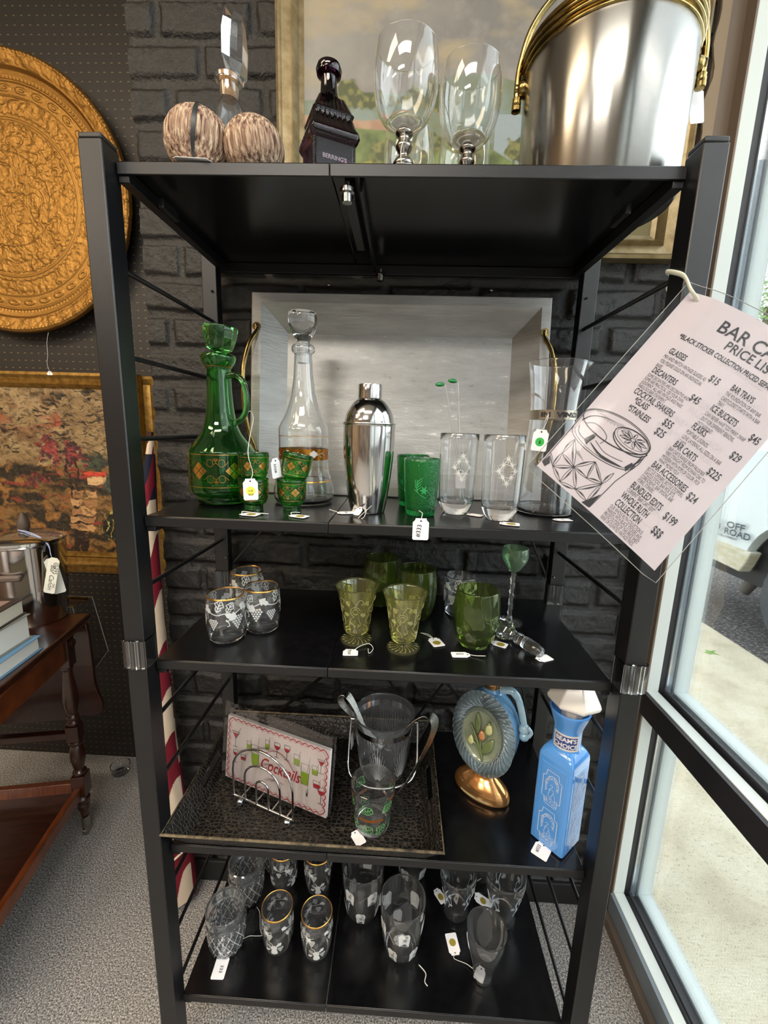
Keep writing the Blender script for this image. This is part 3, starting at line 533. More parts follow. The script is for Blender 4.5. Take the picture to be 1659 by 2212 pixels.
# books
M_pages = mat('book_pages', 'faf9f0', .7, bp=(30, .3, .003, (1, 1, 40))); M_pages2 = mat('cream_book_pages', 'f6f1dc', .7, bp=(30, .3, .003, (1, 1, 40)))
def book(x1, y1, z, w_, d_, h_, cover, pages, rz_, label, top=None):
    t = thing('book', label, 'book', (x1, y1, z), rz_, 'books stacked on the tea cart'); e = .0025
    obj('cover', MB().bb(-w_, 0, -d_, 0, 0, e).bb(-w_, 0, -d_, 0, h_ - e, h_).bb(-w_, -w_ + .004, -d_, 0, 0, h_), cover, t, 30, .0006); obj('pages', MB().bb(-w_ + .004, -.006, -d_ + .005, -.005, e, h_ - e), pages, t, 30, .001)
    if top: obj('jacket_panel', MB().bb(-w_ + .03, -.022, -d_ + .02, -.022, h_, h_ + .0005), top, t)
    return t
book(-.535, .415, TZ, .17, .25, .042, mat('blue_book_cloth', '6f9cc0', .6), M_pages, R(8), 'blue-covered book with pale pages at the bottom of the stack on the tea cart')
book(-.548, .405, TZ + .042, .16, .24, .070, mat('grey_jacket', '8d9086', .5), M_pages, R(6), 'thick pale-paged book in the middle of the stack on the tea cart')
book(-.560, .408, TZ + .112, .16, .24, .045, mat('dark_book_cover', '2b211d', .35), M_pages2, R(10), 'dark-covered book with a dusty pink panel on top of the stack on the cart', mat('dusty_pink_panel', '8d7670', .4))
# bent acrylic riser at the back edge of the cart
ar = thing('acrylic_riser', 'bent clear acrylic display riser at the rear corner of the tea cart', 'display stand', (0, 0, 0)); mb = MB(); pth = [(-.755, .80), (-.640, .795), (-.597, .60), (-.652, .52), (-.675, .52)]
y0, y1 = .665, .76; pth = [(-.735, TZ + .012), (-.640, TZ + .012), (-.600, .585), (-.655, .512), (-.680, .512)]
for (xa, za), (xb, zb) in zip(pth, pth[1:]): mb.add([(xa, y0, za), (xb, y0, zb), (xb, y1, zb), (xa, y1, za)], [(0, 1, 2, 3)])
obj('sheet', mb, M_acryl, ar); obj('sheet_edge', MB().tube([(x, y0, z) for x, z in pth], .0014, 6).tube([(x, y1, z) for x, z in pth], .0012, 6).tube([(pth[0][0], y0, pth[0][1]), (pth[0][0], y1, pth[0][1])], .0012, 6), M_acryledge, ar)
obj('riser_foot', MB().bb(-.735, -.655, y0, y0 + .002, TZ, TZ + .012).bb(-.735, -.655, y1 - .002, y1, TZ, TZ + .012), M_acryl, ar)
gl = thing('furniture_cup', 'small shiny glass caster cup lying on the grey carpet by the pegboard', 'caster cup', (-.640, .815, 0)); obj('cup', MB().lathe(cup([(.026, 0), (.034, .01), (.037, .03), (.037, .038)], .003, .008), 40), M_clear, gl, 40)
# rolled flag
fl = thing('rolled_flag', 'rolled red, cream and navy striped flag leaning in the corner left of the brick', 'flag', (0, 0, 0))
nu, nv = 120, 700; U, T = np.meshgrid(np.linspace(0, 2 * PI, nu), np.linspace(0, 1, nv), indexing='ij')
tt = np.array([0, .12, .35, .62, .82, 1.0]); zz_ = [.03, .22, .55, .92, 1.22, 1.40]; cxs = [-.150, -.158, -.176, -.178, -.172, -.156]; cys = [.350, .355, .365, .372, .380, .392]; rs = [.046, .042, .036, .033, .026, .006]
it = lambda a: np.interp(T, tt, a); rr_ = it(rs) * (1 + .16 * np.sin(2 * U + 5 * T)); P = np.stack([it(cxs) + rr_ * np.cos(U), it(cys) + rr_ * np.sin(U), it(zz_)], -1)
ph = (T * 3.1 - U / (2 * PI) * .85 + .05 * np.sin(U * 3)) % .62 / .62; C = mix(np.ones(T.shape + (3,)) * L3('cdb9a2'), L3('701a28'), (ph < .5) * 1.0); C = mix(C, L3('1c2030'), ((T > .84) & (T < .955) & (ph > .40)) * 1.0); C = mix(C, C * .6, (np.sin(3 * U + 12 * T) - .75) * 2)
gridobj('cloth', P, C, vcol('flag_cloth', .85, .2, (300, .2, .001)), fl); obj('pole', MB().tube([(-.150, .350, .0), (-.176, .365, .55), (-.172, .38, 1.22), (-.158, .392, 1.41)], .008, 10), M_darkwood, fl, 40)
obj('hem', MB().tube(sm([(-.200, .350, .165), (-.18, .316, .175), (-.14, .308, .20), (-.112, .335, .215)], 5), .003, 6), mat('cream_rope', 'cfc0ac', .8), fl, 60)

# ---------------------------------------------------------------- top shelf
m, n, b = _new('striated_nut_shell'); b.inputs['Roughness'].default_value = .8
q = noise(n, 150, 4, .6, stretch=(1.5, 1.5, .02)); n.links.new(ramp(n, q.outputs[0], [(.36, '4a3126'), (.46, '8a6a56'), (.56, 'b79d84'), (.66, 'd8c6a8')]), b.inputs['Base Color']); bump(n, b, q.outputs[0], 1, .006); M_nut = m
def nut(x, y, r, rot, label):
    t = thing('woody_seed_ball', label, 'decorative ball', (x, y, Z1 + r * .93), rot=rot, group='striped seed balls on the top shelf')
    n_ = 90; obj('shell', MB().lathe([(max(1e-5, r * math.sin(PI * i / 40)), -r * .96 * math.cos(PI * i / 40)) for i in range(41)], 180, rf=lambda a, z, q_: 1 + .016 * math.sin(a * 34 + 2 * math.sin(z * 90)) + .010 * math.sin(a * 61 + z * 70), cap=False), M_nut, t, 80); return t
t = nut(.143, .074, .0500, (R(-5), R(6), 0), 'larger striped brown woody ball with a dark band, left end of the top shelf')
obj('dark_band', MB().lathe([(.0512, -.046), (.0518, 0), (.0512, .046)], 3, cap=False) if 0 else MB().grid(5, 24, lambda u, v: (.0520 * math.sin(R(12 + 7 * u)) * math.sin(PI * (.12 + .76 * v)), -.0520 * math.cos(R(12 + 7 * u)) * math.sin(PI * (.12 + .76 * v)), .0505 * math.cos(PI * (.12 + .76 * v)))), mat('dark_ribbon', '23282a', .4), t, 60)
nut(.2275, .078, .0455, (R(4), R(-10), R(40)), 'smaller striped brown woody ball, the right one of the pair on the top shelf')
ptag('t', (.150, .040, Z1 + .006), (R(8), R(-9), R(78)), 'white tag lying edge-on in front of the larger striped ball', wd=.03, ht=.06)
# decanter with cork and block stopper
dc = thing('block_stopper_decanter', 'clear faceted glass decanter with a cork and tall block stopper behind the striped balls', 'decanter', (.158, .165, Z1), R(28))
sq = lambda a, z, r: 1 / max(abs(math.cos(((a + PI / 4) % (PI / 2)) - PI / 4)), .72)
obj('body', MB().lathe(cup([(.047, 0), (.048, .004), (.045, .02), (.036, .075), (.022, .140), (.0165, .165), (.0165, .186), (.0225, .190), (.0225, .196)], .0025, .006), 64, rf=lambda a, z, r: sq(a, z, r) if z < .15 else 1), M_clear, dc, 30)
obj('cork', MB().lathe([(.001, .166), (.0125, .166), (.0148, .200), (.001, .200)], 32), mat('cork', 'b58d5f', .85, nz=(120, '8a6238'), bp=(200, .5, .001)), dc, 40)
st = MB().lathe([(.012, .200), (.022, .207), (.032, .225), (.0335, .262), (.026, .298), (.0001, .306)], 4, rf=lambda a, z, r: 1); mb = MB(); mb.add([(x * .92, y * .52, z) for x, y, z in st.v], st.f); obj('stopper', mb, M_clear, dc, 10, .0025).rotation_euler = (0, R(4), R(38))
# purple bottle
pb = thing('purple_bitters_bottle', 'dark purple glass cabin-shaped bottle with embossed lettering on the top shelf', 'bottle', (.338, .115, Z1), R(26))
sqr = lambda a, z, r: min(1 / max(abs(math.cos(((a + PI / 4) % (PI / 2)) - PI / 4)), .01), 1.34)
ribs = lambda a, z, r: sqr(a, z, r) * (1 + (.018 * math.sin(math.tan(((a + PI / 4) % (PI / 2)) - PI / 4) * 26) if (.078 < z < .096 or .104 < z < .126) else 0)) if z < .128 else 1 + (.03 * math.sin(a * 18) if z < .142 else 0)
pr = [(.001, .003), (.030, 0), (.034, .004), (.034, .058), (.038, .064), (.041, .070), (.040, .077), (.035, .084), (.031, .098), (.033, .103), (.030, .107), (.021, .127), (.0165, .132), (.0135, .142), (.0125, .158), (.0125, .163), (.019, .167), (.0205, .173), (.018, .180), (.012, .183), (.0095, .18), (.0095, .10), (.001, .095)]
obj('body', MB().lathe(pr, 192, rf=ribs), M_purple, pb, 40)
for sx_, sy_ in ((-1, -1), (1, -1), (-1, 1), (1, 1)):
    mb = MB()
    for k in range(22): mb.ball((sx_ * .0325, sy_ * .0325, .004 + k * .0026), .0024, 8)
    obj('beaded_corner', mb, M_purple, pb, 80)
mb = MB(); F = lambda u, v: (u, -.0343, v); text(mb, "BERRING'S", .0085, F, 0, .034, 'CENTER', bold=.02); obj('lettering', mb, mat('embossed_glass_highlight', '6d5868', .2, spec=.8), pb)
# goblets
def goblet(loc, label, root=None, s=1):
    if root: return dup(root, label, loc, rng.uniform(0, 3), None, s)
    g = thing('goblet', label, 'goblet', loc, 0, 'silver-stemmed goblets on the top shelf')
    obj('foot', MB().lathe([(.001, .003), (.034, 0), (.038, .002), (.030, .006), (.014, .010), (.009, .016), (.001, .016)], 48), M_silver, g, 40)
    obj('stem', MB().lathe(curve_prof([(.009, .014), (.012, .022), (.008, .030), (.0145, .036), (.0175, .042), (.013, .050), (.007, .055), (.0105, .061), (.0135, .067), (.011, .073), (.0095, .079), (.0135, .084), (.0135, .088), (.006, .091)], 4), 40), M_silver, g, 60)
    P_ = curve_prof([(.004, .089), (.020, .094), (.037, .106), (.046, .124), (.0505, .148), (.0510, .172), (.0490, .193), (.0478, .202)], 5)
    sh = [(.0001, .089)] + P_ + [(P_[-1][0] - .0007, .2027)] + [(max(r - .0014, .0005), z + .001) for r, z in P_[::-1] if z > .098] + [(.0001, .099)]
    obj('bowl', MB().lathe(sh, 64), M_clear, g, 60); return g
g0 = goblet((.460, .112, Z1), 'tallest-looking clear goblet with a silver baluster stem, front left of the four')
goblet((.566, .150, Z1), 'clear goblet with a silver baluster stem, front right beside the ice bucket', g0)
goblet((.468, .315, Z1), 'clear silver-stemmed goblet standing behind the front left goblet', g0); goblet((.580, .325, Z1), 'clear silver-stemmed goblet standing behind the front right goblet', g0)
ptag('t', (.462, .045, Z1 + .001), (0, 0, R(5)), 'white tag lying at the foot of the front left goblet on the top shelf', wd=.024, ht=.03, string=[(0, .012, .001), (.002, .03, .004), (-.002, .05, .05), (.004, .056, .075), (0, .056, .08)])
# large ice bucket
ib = thing('ice_bucket', 'large brushed silver ice bucket with brass bands and bail handle on the top shelf', 'ice bucket', (.785, .162, Z1), R(-11))
obj('body', MB().lathe([(.001, .002), (.121, 0), (.124, .004), (.1285, .205), (.127, .208), (.118, .206), (.112, .01), (.001, .01)], 96), M_steel, ib, 40)
for z0, r_ in ((.199, .1305), (.208, .1325), (.217, .1335), (.226, .1335)): obj('brass_band', MB().lathe(curve_prof([(r_ - .006, z0), (r_, z0 + .003), (r_ - .001, z0 + .007), (r_ - .006, z0 + .009)], 3), 96, cap=False), M_brass, ib, 60)
obj('lid', MB().lathe([(.126, .232), (.120, .238), (.06, .246), (.001, .248)], 64), M_steel, ib, 40)
for s_ in (-1, 1):
    q = obj('handle_mount', MB().tube([(s_ * .122, -.01, .190), (s_ * .141, -.01, .190)], .008, 16).ball((s_ * .128, -.01, .190), .013, 16, 1), M_brass, ib, 50)
pth = [(-.138, -.01, .172), (-.1385, -.01, .200), (-.135, -.012, .23), (-.122, -.014, .272), (-.093, -.016, .307), (-.05, -.018, .330), (0, -.019, .337), (.05, -.018, .330), (.093, -.016, .307), (.122, -.014, .272), (.135, -.012, .23), (.1385, -.01, .200), (.138, -.01, .172)]
obj('handle', MB().tube(sm(pth, 6), .0052, 14), M_brass, ib, 60)
for s_ in (-1, 1): obj('handle_tip', MB().lathe([(.001, -.001), (.0075, 0), (.0078, .006), (.0065, .007), (.0075, .009), (.0075, .013), (.0065, .014), (.0072, .018), (.005, .020)], 24, (s_ * .138, -.01, .159)), M_brass, ib, 40)
ptag('t', (.930, .148, Z1 + .150), (R90, R(-12), R(12)), 'white tag hanging on the right handle of the large ice bucket', wd=.026, ht=.05, string=[(0, .02, .001), (-.004, .03, .005), (-.008, .06, .004)])
# ---------------------------------------------------------------- ornament motifs (2-D, metres)
def tr2(items, dx, dy, s=1, a=0, mx=1):
    ca, sa = math.cos(a), math.sin(a); f = lambda p: (dx + s * (mx * p[0] * ca - p[1] * sa), dy + s * (mx * p[0] * sa + p[1] * ca)); out = []
    for it in items:
        if it[0] == 'l': out.append(('l', [f(p) for p in it[1]], it[2] * s) + tuple(it[3:]))
        elif it[0] == 'p': out.append(('p', [f(p) for p in it[1]]))
        else: x, y = f((it[1], it[2])); out.append(('d', x, y, it[3] * s))
    return out
def arc(cx, cy_, r, a0, a1, n=10, ry=None): return [(cx + r * math.cos(R(a0 + (a1 - a0) * i / n)), cy_ + (ry or r) * math.sin(R(a0 + (a1 - a0) * i / n))) for i in range(n + 1)]
leafpoly = [(0, 0), (.25, .22), (.45, .18), (.55, .38), (.75, .25), (1, 0), (.75, -.25), (.55, -.38), (.45, -.18), (.25, -.22)]
def leaf2(dx, dy, s, a, solid=True):
    if solid: return tr2([('p', leafpoly)], dx, dy, s, a)
    return tr2([('l', leafpoly + [(0, 0)], .07), ('l', [(0, 0), (.9, 0)], .06), ('l', [(.3, 0), (.5, .25)], .05), ('l', [(.3, 0), (.5, -.25)], .05), ('l', [(.55, 0), (.72, .2)], .05), ('l', [(.55, 0), (.72, -.2)], .05)], dx, dy, s, a)
def grapes(dx, dy, s):
    o = []
    for r_, n_ in enumerate((4, 5, 4, 3, 2, 1)):
        for k in range(n_): o.append(('d', dx + (k - (n_ - 1) / 2) * .23 * s, dy - r_ * .2 * s, .095 * s))
    return o
def vine(s=.03):
    o = leaf2(-.9 * s, .15 * s, .75 * s, 2.6) + leaf2(-.5 * s, .25 * s, .8 * s, 1.2, False) + leaf2(0, .1 * s, .8 * s, -.4) + leaf2(.1 * s, .2 * s, .7 * s, 1.0, False) + grapes(.75 * s, -.15 * s, .75 * s) + grapes(-.75 * s, -.3 * s, .6 * s)
    o += [('l', sp([(-1.1 * s, .2 * s), (-.5 * s, .05 * s), (0, .15 * s), (.5 * s, .05 * s), (1.0 * s, .25 * s)]), .06 * s)]
    o += [('l', sp([(.15 * s, .0), (.25 * s, -.25 * s), (.12 * s, -.38 * s), (.05 * s, -.25 * s), (.2 * s, -.45 * s), (.25 * s, -.65 * s), (.12 * s, -.7 * s)]), .05 * s)]
    return o
def fruit(s=.03):
    o = [('p', arc(0, -.05 * s, .30 * s, 0, 340, 14)), ('p', arc(.02 * s, -.62 * s, .32 * s, 0, 340, 14)), ('p', [(-.3 * s, -.85 * s), (.34 * s, -.85 * s), (.26 * s, -.30 * s), (-.22 * s, -.30 * s)])]
    o += leaf2(.2 * s, .1 * s, .6 * s, .6) + leaf2(-.25 * s, .0, .5 * s, 2.4, False) + leaf2(-.35 * s, -.2 * s, .5 * s, 3.6) + [('l', sp([(-.1 * s, .2 * s), (-.2 * s, .5 * s), (-.5 * s, .6 * s)]), .05 * s)] + grapes(.6 * s, -.1 * s, .5 * s)
    return o
def star_(r, n=12, wd=.0009):
    return [('l', [(.12 * r * math.cos(a), .12 * r * math.sin(a)), (r * k * math.cos(a), r * k * math.sin(a))], wd, lambda t: 1.2 - t) for i in range(n) for a, k in [(2 * PI * i / n + .1, (1 if i % 2 == 0 else .66))]]
def moor(w_, h_):
    """gold panel pattern: split diamond with palmettes, centred"""
    q = h_ * .30; o = []
    for sx_, sy_ in ((0, .5), (0, -.5), (.5, 0), (-.5, 0)):
        cx, cy_ = sx_ * q * 1.02, sy_ * q * 1.02; o.append(('p', [(cx, cy_ + q * .46), (cx + q * .46, cy_), (cx, cy_ - q * .46), (cx - q * .46, cy_)]))
    for sg in (1, -1):
        for sx_ in (1, -1):
            bx_ = sx_ * w_ * .5; by = sg * h_ * .30
            for a in (-50, -25, 0, 25, 50): o.append(('l', [(bx_, by), (bx_ + .11 * h_ * math.sin(R(a)), by + sg * .13 * h_ * math.cos(R(a)))], h_ * .022))
            o.append(('l', arc(bx_ - sx_ * w_ * .16, by - sg * .02 * h_, .10 * h_, -40, 220, 10) if sg > 0 else arc(bx_ - sx_ * w_ * .16, by - sg * .02 * h_, .10 * h_, 40, -220, 10), h_ * .012))
            o.append(('l', sp([(bx_, by - sg * .02 * h_), (bx_ - sx_ * w_ * .16, by - sg * .16 * h_), (bx_ - sx_ * w_ * .34, by - sg * .0)]), h_ * .012))
    return o
def ring_items(items, n, circ): return [x for k in range(n) for x in tr2(items, (k + .5) * circ / n - circ / 2, 0)]

# ---------------------------------------------------------------- second shelf
gd = thing('green_glass_decanter', 'green glass handled decanter with gold diamond band and stopper, left end of the second shelf', 'decanter', (.113, .180, Z2))
P_ = curve_prof([(.045, 0), (.049, .003), (.052, .010), (.0525, .018), (.060, .022), (.064, .028), (.0645, .045), (.0645, .098), (.062, .108), (.052, .122), (.042, .135), (.034, .150), (.028, .175), (.0245, .205), (.023, .238), (.0225, .262), (.026, .268), (.031, .276), (.033, .284), (.031, .289)], 4)
obj('body', MB().lathe(cup(P_, .0026, .008), 96, rf=lambda a, z, r: 1 - .012 * abs(math.sin(a * 8)) * (z < .03 or .12 < z < .26)), M_green, gd, 60)
st = MB().lathe(curve_prof([(.010, .255), (.012, .285), (.015, .292), (.024, .300), (.030, .318), (.0325, .335), (.031, .340)], 4) + [(.020, .337), (.001, .335)], 10); c_ = obj('stopper', st, M_green, gd, 25, .0015); c_.rotation_euler = (0, R(4), 0); c_.location = (-.017, 0, .002)
obj('handle', MB().tube(sm([(.021, -.006, .250), (.036, -.010, .252), (.052, -.014, .240), (.059, -.016, .215), (.058, -.016, .188), (.048, -.013, .170), (.036, -.009, .163), (.030, -.007, .160)], 6), [.006] * 4 + [.0055] * 35 + [.006] * 4, 12), M_green, gd, 70)
obj('gold_line', MB().lathe([(.0652, .0385), (.0652, .0397)], 64, cap=False).lathe([(rad(P_, .101) + .0005, .1005), (rad(P_, .1015) + .0005, .1017)], 64, cap=False).lathe([(rad(P_, .266) + .0006, .2655), (rad(P_, .267) + .0008, .267)], 48, cap=False), M_gold, gd)
circ = 2 * PI * .0645; items = ring_items(moor(circ / 6, .058), 6, circ); obj('gold_pattern', art(MB(), [x for x in tr2(items, 0, .0705)], wrap([(.0645, 0), (.0645, .2)], R(12)), .004), M_gold, gd)
ptag('t', (.209, .068, Z2 + .046), (R(84), R(-3), R(4)), 'white tag with a yellow sticker hanging on the left green shot glass stack', M_ylsticker, (('63A', 0, -.0075, .0055, PI), ('$15', 0, -.001, .005, PI)), .026, .038, [(0, .016, .001), (.004, .03, -.004), (.0, .06, .004), (-.006, .09, -.03), (-.012, .135, -.085), (-.022, .152, -.10), (-.03, .14, -.10)])
# green and gold shot glasses, stacked in pairs
def shot(loc, label, root=None, rot=None):
    if root: r = dup(root, label, loc); r.rotation_euler = rot or (0, 0, rng.uniform(0, 6)); return r
    t = thing('green_shot_glass', label, 'shot glass', loc, 0, 'green and gold shot glasses')
    P_ = curve_prof([(.0155, 0), (.017, .001), (.0165, .004), (.0165, .011), (.0175, .0135), (.022, .017), (.0255, .028), (.0268, .045), (.0277, .0605)], 4)
    obj('body', MB().lathe(cup(P_, .0016, .013), 64), M_green, t, 60); W_ = wrap(P_, 0, .0005, .027); circ = 2 * PI * .027
    obj('gold_line', band(P_, .0225, .0233), M_gold, t); obj('gold_line', band(P_, .0535, .0542), M_gold, t)
    obj('gold_pattern', art(MB(), tr2(ring_items(moor(circ / 6, .029), 6, circ), 0, .0385), W_, .004), M_gold, t); return t
s0 = shot((.202, .104, Z2), 'lower green and gold shot glass of the left stack beside the green decanter')
shot((.2035, .104, Z2 + .0475), 'upper green and gold shot glass of the left stack beside the green decanter', s0)
shot((.271, .115, Z2), 'lower green and gold shot glass of the right stack before the clear decanter', s0, (0, 0, 1))
shot((.272, .115, Z2 + .0480), 'tilted upper green and gold shot glass of the right stack', s0, (R(2), R(11), .4))
ptag('t', (.248, .092, Z2 + .083), (R(90), R(-8), R(62)), 'white tag written 333 turned sideways on the right shot glass stack', None, (('#333', 0, .0, .008, R90),), .022, .036)
ptag('t', (.208, .062, Z2 + .0015), (0, 0, R(80)), 'white tag with an olive dot lying before the left shot glass stack', M_olsticker, (), .022, .034, [(0, .015, .001), (.012, .02, .002), (.004, -.01, .003), (.013, -.03, .001)])
ptag('t', (.296, .063, Z2 + .0015), (0, 0, R(70)), 'white tag with an olive dot lying before the right shot glass stack', M_olsticker, (), .022, .034, [(0, .015, .001), (.01, .022, .003), (.022, .012, .002)])
# clear decanter
cd = thing('clear_decanter', 'tall clear glass decanter with a gold band and flared stopper before the silver tray', 'decanter', (.2675, .232, Z2))
P_ = curve_prof([(.050, 0), (.059, .003), (.0635, .012), (.0640, .024), (.0625, .036), (.058, .050), (.053, .066), (.0515, .082), (.0518, .135), (.0518, .152), (.048, .163), (.041, .176), (.033, .195), (.027, .215), (.0225, .24), (.020, .262), (.0178, .298), (.0185, .303), (.0232, .308), (.0232, .315), (.020, .320)], 4)
obj('body', MB().lathe(cup(P_, .0022, .007), 96), M_clear, cd, 60)
obj('stopper', MB().lathe(curve_prof([(.0125, .285), (.0135, .318), (.0135, .328), (.020, .338), (.0268, .352), (.0300, .368), (.0288, .380), (.0265, .382)], 4) + [(.001, .380)], 40, rf=lambda a, z, r: 1 - .03 * abs(math.sin(a * 5)) * (z > .33)), M_clear, cd, 40)
M_goldband = mat('amber_gold_band', 'b5742a', .22, .85); obj('gold_band', band(P_, .091, .1135), M_goldband, cd, 60)
[obj('gold_line', band(P_, q0, q1), M_gold, cd) for q0, q1 in ((.138, .1388), (.0715, .0722), (.046, .0485))]
it_ = []
for k in range(6): it_ += tr2([('d', 0, 0, .005), ('d', .005, .003, .004), ('d', -.005, .003, .004), ('d', 0, .006, .004), ('l', sp([(.008, 0), (.018, .004), (.030, -.002)]), .0008), ('l', [(.014, 0), (.020, -.005)], .0008), ('l', [(.018, .003), (.024, .007)], .0008)], k * .054 - .135, .101)
obj('etched_flowers', art(MB(), it_, wrap([(.0522, 0), (.0522, .3)], R(5), .0006)), M_frost, cd)
# cocktail shaker
sk = thing('cocktail_shaker', 'polished stainless steel cocktail shaker in the middle of the second shelf', 'cocktail shaker', (.4125, .138, Z2))
obj('tumbler', MB().lathe(curve_prof([(.0315, 0), (.033, .002), (.035, .012), (.0405, .045), (.0445, .080), (.0475, .115), (.0485, .142), (.0485, .158), (.0487, .1645), (.0500, .1665), (.0498, .1685), (.0470, .1688)], 4) + [(.045, .12), (.03, .01), (.001, .01)], 80), M_steel2, sk, 35)
obj('dome_lid', MB().lathe(curve_prof([(.0462, .1688), (.0458, .174), (.0425, .186), (.0365, .197), (.0290, .206), (.0222, .211)], 5) + [(.0215, .212), (.001, .212)], 80), M_steel2, sk, 35)
obj('cap', MB().lathe([(.0216, .2115), (.0219, .214), (.0219, .236), (.0212, .2375), (.001, .2378)], 64), M_steel2, sk, 35)
ptag('t', (.375, .110, Z2 + .0015), (0, 0, R(105)), 'white tag with writing lying left of the shaker base', None, (('$45', 0, -.002, .007),), .022, .034, [(0, .015, .001), (.01, .022, .002), (.02, .03, .003)])
ptag('t', (.400, .088, Z2 + .010), (R(40), 0, R(-35)), 'small white tag propped against the foot of the shaker', None, (), .015, .02, [(0, .009, .001), (.014, .006, .0), (.02, -.012, .0), (.010, -.015, .0), (.03, .01, .01)])
# emerald pressed tumblers
def tumb(name, label, cat, loc, prof, m, group, t=.0022, base=.008, art_items=None, art_m=None, a0=0, rim=None, rf=None, seg=64, artname='etched_pattern'):
    g = thing(name, label, cat, loc, 0, group); obj('body', MB().lathe(cup(prof, t, base), seg, rf=rf), m, g, 60)
    if art_items: obj(artname, art(MB(), art_items, wrap(prof, a0)), art_m or M_frost, g)
    if rim: z = prof[-1][1]; obj('gold_rim', MB().lathe([(prof[-1][0] + .0005, z - .0022), (prof[-1][0] + .0008, z - .0002), (prof[-1][0] - t * .5, z + t * .5 + .0004), (prof[-1][0] - t - .0002, z)], seg, cap=False), M_gold, g, 60)
    return g
Pe = curve_prof([(.0255, 0), (.0272, .003), (.0295, .018), (.0315, .045), (.0335, .078), (.0345, .1055)], 4)
it_ = []
for k in range(3): it_ += tr2([('d', 0, 0, .0022)] + [('l', [(0, 0), (.008 * math.cos(a), .008 * math.sin(a))], .004, lambda t: 1.2 - t * .8) for a in [R(60 * i) for i in range(6)]] + [('l', sp([(.004, -.014), (-.012, -.004), (-.018, .018)]), .0012)] + [('l', [(-.012, -.004 + .005 * j), (-.020 + .002 * j, .002 + .006 * j)], .0022, lambda t: 1 - t * .7) for j in range(4)] + [('l', [(-.014, .0 + .005 * j), (-.006 + .001 * j, .006 + .006 * j)], .0022, lambda t: 1 - t * .7) for j in range(4)], k * .066 - .066, .050)
g1 = tumb('emerald_tumbler', 'emerald green pressed glass tumbler with raised flowers, front one right of the shaker', 'tumbler', (.5145, .131, Z2), Pe, M_green2, 'emerald green tumblers', .003, .010, [tuple(x) for x in it_], M_green2, R(6), rf=lambda a, z, r: 1 + (.006 * math.cos(a * 16) if z > .082 else 0), artname='raised_flowers')
g1.children[1].data.materials.clear(); g1.children[1].data.materials.append(mat('emerald_relief', '1f8a48', .12, 0, .7, .4)); g1.children[1].modifiers.new('thick', 'SOLIDIFY').thickness = .0012
dup(g1, 'emerald green pressed glass tumbler half hidden behind the front emerald one', (.500, .232, Z2), 1.0)
ptag('t', (.511, .022, Z2 - .004), (R(90), 0, R(2)), 'white tag written 333 hanging over the shelf edge below the emerald tumblers', None, (('#333', 0, -.003, .0105, R(82)),), .027, .037, [(0, .017, .001), (.002, .024, -.004), (.004, .022, -.03), (0, .022, -.05)])
# clear tumblers with cut stars
Pt = curve_prof([(.0225, 0), (.0245, .002), (.030, .012), (.0335, .026), (.0348, .045), (.0358, .085), (.0372, .1535)], 4)
dia = [('l', [(0, .022), (.015, 0), (0, -.022), (-.015, 0), (0, .022)], .0011)] + [x for q in ((0, .022), (.015, 0), (0, -.022), (-.015, 0), (.0075, .011), (-.0075, -.011), (-.0075, .011), (.0075, -.011)) for x in tr2(star_(.0085, 8, .0013), q[0], q[1])]
t1 = tumb('star_tumbler', 'clear tall tumbler with cut stars holding two glass swizzle sticks', 'tumbler', (.585, .160, Z2), Pt, M_clear, 'clear tumblers with cut stars', .0016, .022, tr2(dia, 0, .092) + tr2(dia, .09, .092), M_frost, R(6))
dup(t1, 'clear tall tumbler with cut stars, empty, right of the one with swizzle sticks', (.660, .114, Z2), -.1)
def swz(x, y, a, lean, label):
    t = thing('swizzle_stick', label, 'swizzle stick', (x, y, Z2 + .024), rot=lean, group='glass swizzle sticks with green golf club heads'); obj('shaft', MB().tube([(0, 0, 0), (0, 0, .226)], .0022, 8), M_clear, t, 60)
    mb = MB().ball((0, 0, 0), .009, 16, .45); mb.v = [(x_ - .009, y_ * .6, z_ + .2275 - x_ * .15) for x_, y_, z_ in mb.v]; obj('club_head', mb, mat('opaque_green_glass', '1e7a3c', .12, spec=.7), t, 60)
swz(.5955, .158, 0, (R(0), R(-5.5), R(4)), 'glass swizzle stick with green golf club head, the taller of two'); swz(.603, .165, 0, (R(3), R(-13.0), R(-8)), 'glass swizzle stick with green golf club head, the lower of two')
ptag('t', (.590, .150, Z2 + .068), (R(80), 0, R(8)), 'white tag inside the tumbler with the swizzle sticks', None, (), .02, .036, [(0, .016, .001), (-.004, .03, -.004), (.004, .04, -.006), (0, .017, .001)])
ptag('t', (.619, .135, Z2 + .0015), (0, 0, R(60)), 'white tag lying between the two clear star tumblers', None, (), .02, .03, [(0, .012, .001), (.01, .02, .003), (-.02, .02, .004)])
ptag('t', (.668, .064, Z2 + .0015), (0, 0, R(75)), 'white tag with an olive dot lying before the right star tumbler', M_olsticker, (), .024, .034)
ptag('t', (.779, .118, Z2 + .0015), (0, 0, R(100)), 'white tag lying at the foot of the carafe', None, (('$12', 0, -.002, .006),), .02, .034)
